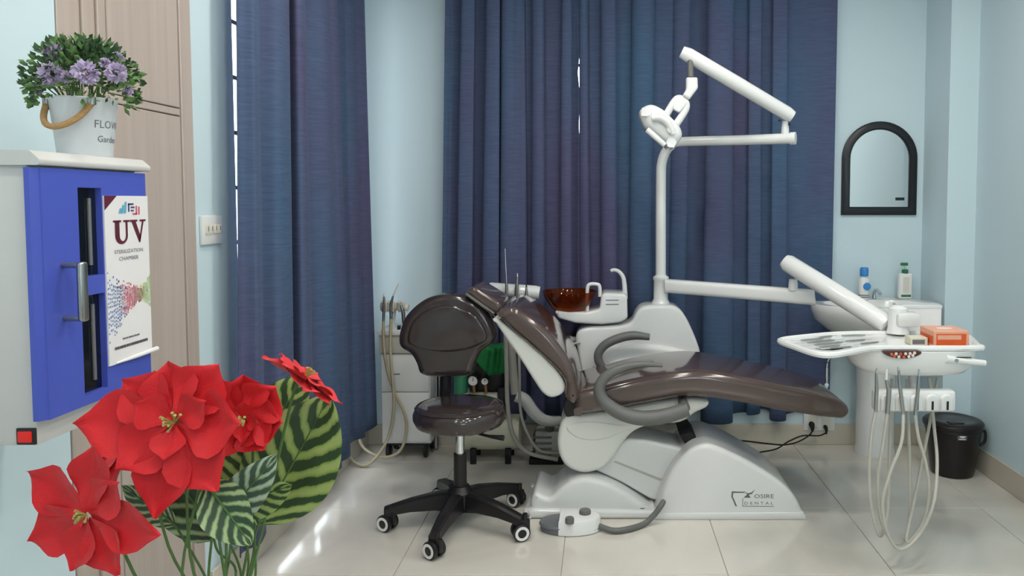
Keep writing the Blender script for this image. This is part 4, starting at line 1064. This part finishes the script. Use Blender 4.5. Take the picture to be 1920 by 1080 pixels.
# ------------------------------------------------------------------ wash basin
sx0, sx1 = P(1519, 560, 3.98).x, P(1767, 560, 3.98).x-.03
bw = (sx1-sx0)/2; bxc = (sx0+sx1)/2; yk, yf = YB-.003, 3.76; rim = P(1640, 557, YB).z
sk_ = thing('wash_basin', 'white ceramic pedestal wash basin under the arched mirror', 'basin', (bxc, 4.0, 0))
def dring(s, z, yo=0, n=48):
    out = []
    for k in range(n):
        a = 2*math.pi*k/n; c_, s_ = math.cos(a), math.sin(a)
        y = yk-.25+(s_*.25 if s_ > 0 else s_*(yk-.25-yf))
        e = .75 if s_ > 0 else 1.0
        x = bw*abs(c_)**(e)*math.copysign(1, c_)
        cy_ = yk-.10
        X_ = bxc+x*s; lim = 4.035+max(0, min(1, (X_-1.27)/.07))*.17      # clears the curtain edge
        out.append(V((X_, min(cy_+(y-cy_)*s+yo, lim), z)))
    return out
b = new(); rings = [dring(.30, rim-.24), dring(.42, rim-.20), dring(.72, rim-.14), dring(.93, rim-.085), dring(.99, rim-.04), dring(1.0, rim-.01), dring(.99, rim)]
yb0 = 3.96
def bowl_ring(s, z, n=48): return [V((bxc+bw*.80*s*math.cos(2*math.pi*k/n), yb0-.015+.145*s*math.sin(2*math.pi*k/n), z)) for k in range(n)]
rings += [bowl_ring(1.03, rim-.001), bowl_ring(1.0, rim-.008), bowl_ring(.9, rim-.06), bowl_ring(.6, rim-.12), bowl_ring(.1, rim-.135)]
ring_fill(b, rings); obj('basin', b, 'ceramic', sk_)
pxm = P(1643, 800, 4.05).x
b = new(); lathe(b, [(.108, 0), (.108, .01), (.100, .05), (.098, .3), (.104, rim-.26), (.115, rim-.17)], (pxm, 4.07, 0), 32, sy=.95); obj('pedestal', b, 'ceramic', sk_)
b = new(); tube(b, [(bxc+.06, 4.14, rim), (bxc+.06, 4.14, rim+.03), (bxc+.06, 4.10, rim+.05), (bxc+.06, 4.05, rim+.035)], .010, 10); obj('tap', b, 'chrome', sk_)
b = new(); cyl(b, P(1550, 690, 4.0), P(1550, 728, 4.0), .008, 10); pb_ = obj('supply_pipe', b, 'chrome', sk_)
b = new(); tube(b, [P(1550, 692, 4.0), P(1556, 672, 4.0), P(1590, 655, 4.02)], .006, 8); obj('supply_bend', b, 'chrome', sk_)
b = new(); cyl(b, P(1550, 722, 3.985), P(1550, 722, 4.02), .011, 10); obj('angle_valve', b, 'chrome', sk_)
# bottles on the basin
def bottle(label, px, ytop_body, ybot, Y, w, prof, cap):
    c = P(px, ybot, Y); t = thing('bottle', label, 'bottle', (c.x, Y, rim), 'bottles on the basin')
    return t, c
yb1 = 4.10
t, c = bottle('white bottle with blue cap on the left of the basin rim', 1631, 520, 560, 3.985+.02, 0, 0, 0)
c = V((c.x, yb1, rim)); h_ = P(1631, 516, yb1).z-rim
b = new(); lathe(b, [(.026, 0), (.028, .004), (.028, h_*.82), (.018, h_*.95), (.016, h_)], c, 24, sy=.7); obj('bottle_body', b, 'white2', t)
b = new(); lathe(b, [(.022, h_*.97), (.023, h_+.03), (.019, h_+.042), (.001, h_+.044)], c, 20); obj('cap', b, 'bluecap', t)
b = new(); lathe(b, [(.001, .024), (.020, .0225), (.021, .018)], c+V((.010, 0, h_*.55)), 18, mtx=Matrix.Rotation(R(90), 3, 'X')); obj('round_print', b, 'bluecap', t)
for zz1 in (.012, .022): 
    b = new(); lathe(b, [(.0284, zz1), (.0284, zz1+.004)], c, 24, sy=.72, cap=False); obj('print_band', b, 'ink', t)
c = P(1696, 553, 4.13); t = thing('bottle', 'white pump bottle with green pump on the basin rim', 'bottle', (c.x, 4.13, rim), 'bottles on the basin')
c = V((c.x, 4.13, rim)); h_ = P(1696, 512, 4.13).z-rim
b = new(); box(b, c+V((-.036, -.020, 0)), c+V((.036, .020, h_)), .010, 3); obj('bottle_body', b, 'white2', t)
b = new(); lathe(b, [(.017, h_-.002), (.017, h_+.018), (.010, h_+.020), (.006, h_+.022)], c, 16); obj('collar', b, 'greencap', t)
b = new(); cyl(b, c+V((0, 0, h_+.02)), c+V((0, 0, h_+.042)), .006, 10); obj('pump_stem', b, 'palegreen', t)
b = new(); box(b, c+V((-.024, -.008, h_+.040)), c+V((.014, .008, h_+.056)), .003); obj('pump_nozzle', b, 'greencap', t)
b = new(); box(b, c+V((-.026, -.0208, .012)), c+V((.026, -.0198, .024))); obj('label_band', b, 'greencap', t)
b = new(); box(b, c+V((-.016, -.0206, .034)), c+V((.016, -.0198, h_-.02))); obj('label_print', b, 'ivory', t)

# ------------------------------------------------------------------ arched mirror
MY = YB-.001
mo = lambda x0, x1, yt, yb2, Y: None
m0, m1 = P(1576, 403, YB), P(1716, 403, YB); mtop = P(1646, 228, YB).z
def arch(x0, x1, z0, z1, n=24):
    r_ = (x1-x0)/2; cx = (x0+x1)/2; zc = z1-r_*.98
    return [(x0, z0), (x1, z0)]+[(cx+r_*math.cos(math.pi*k/n), zc+(z1-zc)*math.sin(math.pi*k/n)) for k in range(n+1)]
mr = thing('wall_mirror', 'black-framed arched wall mirror above the basin', 'mirror', ((m0.x+m1.x)/2, YB, m0.z))
o1 = arch(m0.x, m1.x, m0.z, mtop); fw = .044
o2 = arch(m0.x+fw, m1.x-fw, m0.z+fw, mtop-fw)
om = arch(m0.x+.012, m1.x-.012, m0.z+.012, mtop-.012); o3 = arch(m0.x+fw-.008, m1.x-fw+.008, m0.z+fw-.008, mtop-fw+.008)
b = new(); rings = [[V((x, y, z)) for x, z in pl] for pl, y in ((o1, MY), (o1, MY-.014), (om, MY-.022), (o3, MY-.022), (o2, MY-.014), (o2, MY-.004))]
ring_fill(b, rings, False, False); obj('frame', b, 'frame', mr)
b = new(); ring_fill(b, [[V((x, MY-.003, z)) for x, z in o3], [V((x, MY-.008, z)) for x, z in o3]]); obj('glass', b, 'mirror', mr)
ps = P(1686, 373, YB); b = new(); box(b, (ps.x-.024, MY-.0095, ps.z-.008), (ps.x+.024, MY-.008, ps.z+.008)); obj('sticker', b, 'frame', mr)

# ------------------------------------------------------------------ wall socket with two plugs
s0, s1 = P(1506, 764, YB), P(1564, 806, YB)
so = thing('wall_socket', 'white double wall socket above the skirting behind the footrest', 'socket', ((s0.x+s1.x)/2, YB, s1.z))
b = new(); box(b, (s0.x, YB-.016, s1.z), (s1.x, YB, s0.z), .004); obj('plate', b, 'white', so)
for x in (.3, .72):
    b = new(); box(b, (s0.x+(s1.x-s0.x)*x-.025, YB-.019, s1.z+.012), (s0.x+(s1.x-s0.x)*x+.025, YB-.015, s0.z-.012), .002); obj('outlet', b, 'ivory', so)
def cord(label, plug_px, path, r=.004, pr=.016):
    p = P(*plug_px, YB-.03); t = thing('power_plug', label, 'plug', p, 'black plugs and cords by the skirting')
    b = new(); tube(b, [p+V((0, .012, 0)), p, p+V((0, -.014, -.01)), p+V((0, -.016, -.034))], [pr*.9, pr, pr*.8, pr*.35], 12); obj('plug_body', b, 'rubber', t)
    b = new(); tube(b, [p+V((0, -.016, -.03))]+[P(x, y, Y) for x, y, Y in path], r, 8); obj('cord', b, 'rubber', t)
cord('black plug and cord on the left of the wall socket', (1522, 796), [(1516, 817, 4.1), (1495, 829, 4.05), (1470, 834, 3.98), (1440, 832, 3.93), (1385, 826, 3.86), (1350, 828, 3.7)])
cord('black plug and cord on the right of the wall socket', (1548, 801), [(1548, 812, 4.155), (1535, 817, 4.15), (1505, 817, 4.145), (1478, 828, 4.11), (1455, 842, 4.03), (1420, 849, 3.9), (1400, 856, 3.8)], pr=.011)

# ------------------------------------------------------------------ waste bin
bc = P(1785, 850, 3.755); bx_, by_ = bc.x, 3.752
bn = thing('waste_bin', 'black plastic lidded waste bin by the right wall', 'bin', (bx_, by_, 0))
zt3 = P(1785, 792, by_).z
b = new(); lathe(b, [(.088, 0), (.098, .004), (.102, .02), (.128, zt3-.03), (.132, zt3-.028), (.132, zt3)], (bx_, by_, 0), 36); obj('bin_body', b, 'bin', bn)
b = new(); lathe(b, [(.136, zt3-.012), (.141, zt3-.008), (.141, zt3+.006), (.132, zt3+.016), (.11, zt3+.022), (.10, zt3+.018), (.04, zt3+.020), (.001, zt3+.022)], (bx_, by_, 0), 36); ld = obj('bin_lid', b, 'bin', bn)
b = new(); box(b, (bx_-.06, by_-.10, zt3+.018), (bx_+.01, by_-.06, zt3+.026), .003); obj('lid_vent', b, 'black', ld)
hxx = bx_+.12
b = new(); tube(b, [(hxx-.01, by_-.055, zt3-.015), (hxx+.008, by_-.062, zt3-.03), (hxx+.008, by_-.062, zt3-.075), (hxx-.014, by_-.055, zt3-.10)], .007, 8); obj('bin_handle', b, 'bin', bn)
sq = P(1804, 817, 3.63); a = math.atan2(-.115, sq.x-bx_) if False else math.atan2(3.63-by_, sq.x-bx_)
rs_ = .116
def on_bin(u, z, r_): return V((bx_+r_*math.cos(a+u/rs_), by_+r_*math.sin(a+u/rs_), z))
def rb(z): return .102+(.128-.102)*(z-.02)/(zt3-.05)
b = new(); z0, z1 = sq.z-.022, sq.z+.022
sheet(b, [[on_bin(-.02+.04*i/6, z, rb(z)+.0012) for i in range(7)] for z in (z0, z1)]); stk = obj('sticker', b, 'inkgrey', bn, recalc=False)
b = new(); b.faces.new([b.verts.new(on_bin(.014*math.cos(q), sq.z+.004+.014*math.sin(q), rb(sq.z)+.0026)) for q in [2*math.pi*k/20 for k in range(20)]]); obj('sticker_emblem', b, 'paper', stk, recalc=False)
b = new(); sheet(b, [[on_bin(-.014+.028*i/4, z, rb(z)+.0022) for i in range(5)] for z in (z0+.003, z0+.008)]); obj('sticker_text', b, 'paper', stk, recalc=False)

# ------------------------------------------------------------------ vase of artificial poinsettias in the foreground
FY0 = 1.19
vb = P(425, 1180, FY0)
tb = thing('side_table', 'small wooden side table below the red flowers', 'table', (vb.x, FY0, 0))
b = new(); lathe(b, [(.18, .425), (.185, .43), (.185, .445), (.18, .45)], (vb.x, FY0, 0), 36); obj('table_top', b, 'woodtable', tb)
for k in range(4):
    a = R(45+90*k); b = new(); tube(b, [(vb.x+.15*math.cos(a), FY0+.15*math.sin(a), 0), (vb.x+.11*math.cos(a), FY0+.11*math.sin(a), .426)], [.010, .014], 10, smooth=False); obj('leg', b, 'woodtable', tb)
vs_ = thing('vase', 'white vase holding the red flowers and striped leaves', 'vase', (vb.x, FY0, .45))
b = new(); lathe(b, [(.045, .45), (.06, .455), (.072, .53), (.06, .61), (.038, .655), (.042, .675), (.038, .675), (.033, .655), (.055, .60), (.06, .53), (.05, .47)], (vb.x, FY0, 0), 32); obj('vase_body', b, 'ceramic', vs_)
VT = V((vb.x, FY0, .66))
rf = random.Random(31)
SLOTX = sorted([165, 328, 236, 382, 458, 572, 484, 470, 455, 375, 425, 405, 420, 384, 330, 300])
def slot(px):
    k = SLOTX.index(min(SLOTX, key=lambda v: abs(v-px))); return V(((k-7.5)*.0031, (-.011, .0, .011)[k % 3], 0))
def stem_path(pts, s, sb=(0, 0, 0)):
    a = V(pts[-1])
    return pts+[a.lerp(VT+s, .55)+V((0, s.y*.6+(a.y-VT.y)*.35, 0))+V(sb), VT+s, VT+s+V((0, 0, -.15))]
def leaf_grid(L, W, shape, fold=.25, curl=.15, nl=12, nw=6, wave=.0):
    g = []
    for i in range(nl+1):
        t = i/nl; w = W*shape(t); row = []
        for j in range(nw+1):
            s = -1+2*j/nw
            row.append(V((t*L, s*w, -fold*w*(1-abs(s))*.8+abs(s)*fold*w*.3-curl*L*t*t+wave*W*math.sin(9*t+2*s)*abs(s))))
        g.append(row)
    return g
def put_leaf(bm, g, mtx, uvl=None):
    nl, nw = len(g)-1, len(g[0])-1
    vs = [[bm.verts.new(mtx @ p) for p in row] for row in g]
    for i in range(nl):
        for j in range(nw):
            f = bm.faces.new((vs[i][j], vs[i][j+1], vs[i+1][j+1], vs[i+1][j]))
            if uvl:
                for lp_, (a_, c_) in zip(f.loops, ((i, j), (i, j+1), (i+1, j+1), (i+1, j))): lp_[uvl].uv = (c_/nw, a_/nl)
def frame(n, up):
    n = n.normalized(); x = (up-n*up.dot(n)).normalized(); y = n.cross(x); return Matrix((x, y, n)).transposed()
def petal_shape(t):
    k = ((0, .14), (.2, .5), (.42, .93), (.58, 1.0), (.72, .80), (.86, .36), (1, .02))
    for (a_, b_), (c_, d_) in zip(k, k[1:]):
        if t <= c_: return b_+(d_-b_)*(t-a_)/(c_-a_)
    return .02
def poinsettia(label, cpx, Y, normal, size, petals, roll=0, stem_bend=(0, 0, 0)):
    c = P(*cpx, Y)
    t = thing('poinsettia', label, 'flower', VT, 'red artificial poinsettias')
    n = V(normal).normalized(); fm = frame(n, V((0, 0, 1)))
    for ang, L, W_, tilt in petals:
        g = leaf_grid(size*L, size*W_*1.05, petal_shape, .25, rf.uniform(.0, .16), wave=.10, nl=14)
        m_ = Matrix.Translation(c) @ fm.to_4x4() @ Matrix.Rotation(R(ang+roll), 4, 'Z') @ Matrix.Rotation(R(-tilt), 4, 'Y') @ Matrix.Translation((size*.05, 0, 0))
        b = new(); put_leaf(b, g, m_); obj('petal', b, 'red', t, recalc=False, ang=0)
    b = new()
    for k in range(9):
        d = (n+.6*V((rf.uniform(-1, 1), rf.uniform(-1, 1), rf.uniform(-1, 1)))).normalized()
        tube(b, [c+n*.002, c+n*.002+d*size*.13, c+n*.003+d*size*.20], [.0012, .0012, .0022], 6, smooth=False)
    obj('stamens', b, mat('stamen', '#a9a05c', .6, noise=.3), t)
    b = new(); tube(b, stem_path([c-n*.006, c-n*.03+V((0, 0, -.01))], slot(cpx[0]), stem_bend), .0022, 8); obj('stem', b, 'stem', t)
    return t
def whorl(n, L, W_, tilt, a0=0, jit=10): return [(a0+360*k/n+rf.uniform(-jit, jit), L*rf.uniform(.9, 1.08), W_*rf.uniform(.9, 1.1), tilt+rf.uniform(-8, 8)) for k in range(n)]
poinsettia('lowest red poinsettia, drooping at the far left of the bunch', (165, 965), 1.06, (-.25, -1, .05), .082, [(62, 1.35, .44, 3), (115, 1.3, .44, 3), (165, .95, .36, 8), (212, 1.1, .44, 5), (262, 1.45, .44, 2), (310, .95, .38, 8), (352, 1.2, .42, 5)])
poinsettia('largest red poinsettia in the centre of the bunch', (328, 792), 1.085, (.05, -1, .25), .11, [(90, 1.2, .42, 2), (52, .85, .36, 8), (10, .75, .36, 10), (325, .85, .38, 8), (268, .85, .42, 12), (215, 1.0, .40, 8), (172, 1.15, .36, 4), (132, .8, .36, 8), (300, .5, .24, 26), (60, .5, .24, 26), (180, .45, .22, 26)])
poinsettia('small edge-on red poinsettia left of the largest bloom', (236, 810), 1.215, (-.62, -.62, .45), .098, whorl(7, .95, .38, 8, 10), stem_bend=(-.02, -.02, 0))
poinsettia('second central red poinsettia overlapping right of the largest bloom', (382, 788), 1.205, (.2, -1, .35), .085, whorl(6, .95, .40, 8, 5)+whorl(3, .45, .2, 28), stem_bend=(.010, .006, 0))
poinsettia('round red poinsettia right of the centre, by the left curtain', (458, 787), 1.135, (.05, -1, .1), .068, [(0, .95, .55, 8), (50, .9, .48, 8), (105, .8, .45, 10), (160, .6, .4, 12), (215, .75, .45, 10), (265, .8, .5, 10), (315, .95, .55, 8)]+whorl(4, .4, .2, 35), stem_bend=(0, .045, 0))
poinsettia('topmost red poinsettia seen edge-on against the blue curtain', (572, 708), 1.22, (.62, .26, .75), .074, whorl(8, .88, .40, 2, 0)+whorl(3, .4, .2, 20))
oval = lambda t: math.sin(math.pi*t**.85)**.75 if 0 < t < 1 else 0.02
def striped_leaf(label, base, tip, wpx, Y0, Y1, m_, curl=.12, roll=0, fold=.2, sb=(0, 0, 0), spx=None):
    a, c = P(*base, Y0), P(*tip, Y1)
    t = thing('striped_leaf', label, 'leaf', VT, 'striped artificial leaves')
    d = (c-a); L = d.length; d.normalize()
    n = (V((0, -1, .15))-d*V((0, -1, .15)).dot(d)).normalized(); n = Matrix.Rotation(R(roll), 3, d) @ n
    s = n.cross(d)
    mt = Matrix((d, s, n)).transposed().to_4x4(); mt.translation = a
    b = new(); uvl = b.loops.layers.uv.new('leaf')
    put_leaf(b, leaf_grid(L, wpx/2*Y0/F_PX, oval, fold, curl, 16, 10, .06), mt, uvl)
    obj('blade', b, m_, t, recalc=False, ang=0)
    mid = [mt @ p for p in (r[5] for r in leaf_grid(L, wpx/2*Y0/F_PX, oval, fold, curl, 16, 10))]
    b = new(); tube(b, [p+n*.0008 for p in mid], [.0022-.0018*i/16 for i in range(17)], 6, 1); obj('midrib', b, 'stem', t)
    b = new(); tube(b, stem_path([a+d*.002, a-d*.012+V((0, 0, -.012))], slot(spx or base[0]), sb), .0020, 8); obj('stem', b, 'stem', t)
striped_leaf('large bright striped leaf rising at the right of the bunch', (484, 985), (616, 742), 180, 1.245, 1.285, 'leafA', .05, 8)
striped_leaf('upper dark striped leaf under the edge-on topmost bloom', (470, 850), (572, 698), 110, 1.33, 1.36, 'leafA', .05, -10)
striped_leaf('mid striped leaf behind the round red bloom', (455, 935), (500, 790), 140, 1.275, 1.30, 'leafA', .06, 15)
striped_leaf('dark striped leaf hanging left below the largest bloom', (402, 1012), (282, 846), 150, 1.25, 1.26, 'leafB', .05, -12, sb=(-.012, .045, 0), spx=375)
striped_leaf('dark upright leaf in the middle of the bunch', (425, 990), (372, 850), 120, 1.30, 1.31, 'leafB', .05, 10)
striped_leaf('grey-green striped leaf right of the bunch centre', (405, 990), (512, 860), 80, 1.12, 1.11, 'leafC', .10, 10, sb=(-.004, -.014, 0))
striped_leaf('broad pale striped leaf leaning right of the middle', (420, 955), (545, 915), 85, 1.15, 1.145, 'leafA', .05, 25, sb=(.014, .004, 0))
striped_leaf('dark drooping leaf at the lowest middle of the bunch', (384, 905), (465, 1022), 95, 1.09, 1.05, 'leafB', .08, -10, sb=(-.02, -.02, 0))
striped_leaf('narrow dark leaf at the left end of the leaf bunch', (330, 985), (222, 912), 55, 1.24, 1.26, 'leafB', .06, 0)
striped_leaf('small dark leaf tip beside the sterilizer cabinet corner', (300, 790), (284, 722), 34, 1.30, 1.31, 'leafB', .02, 0, sb=(.004, .07, 0))
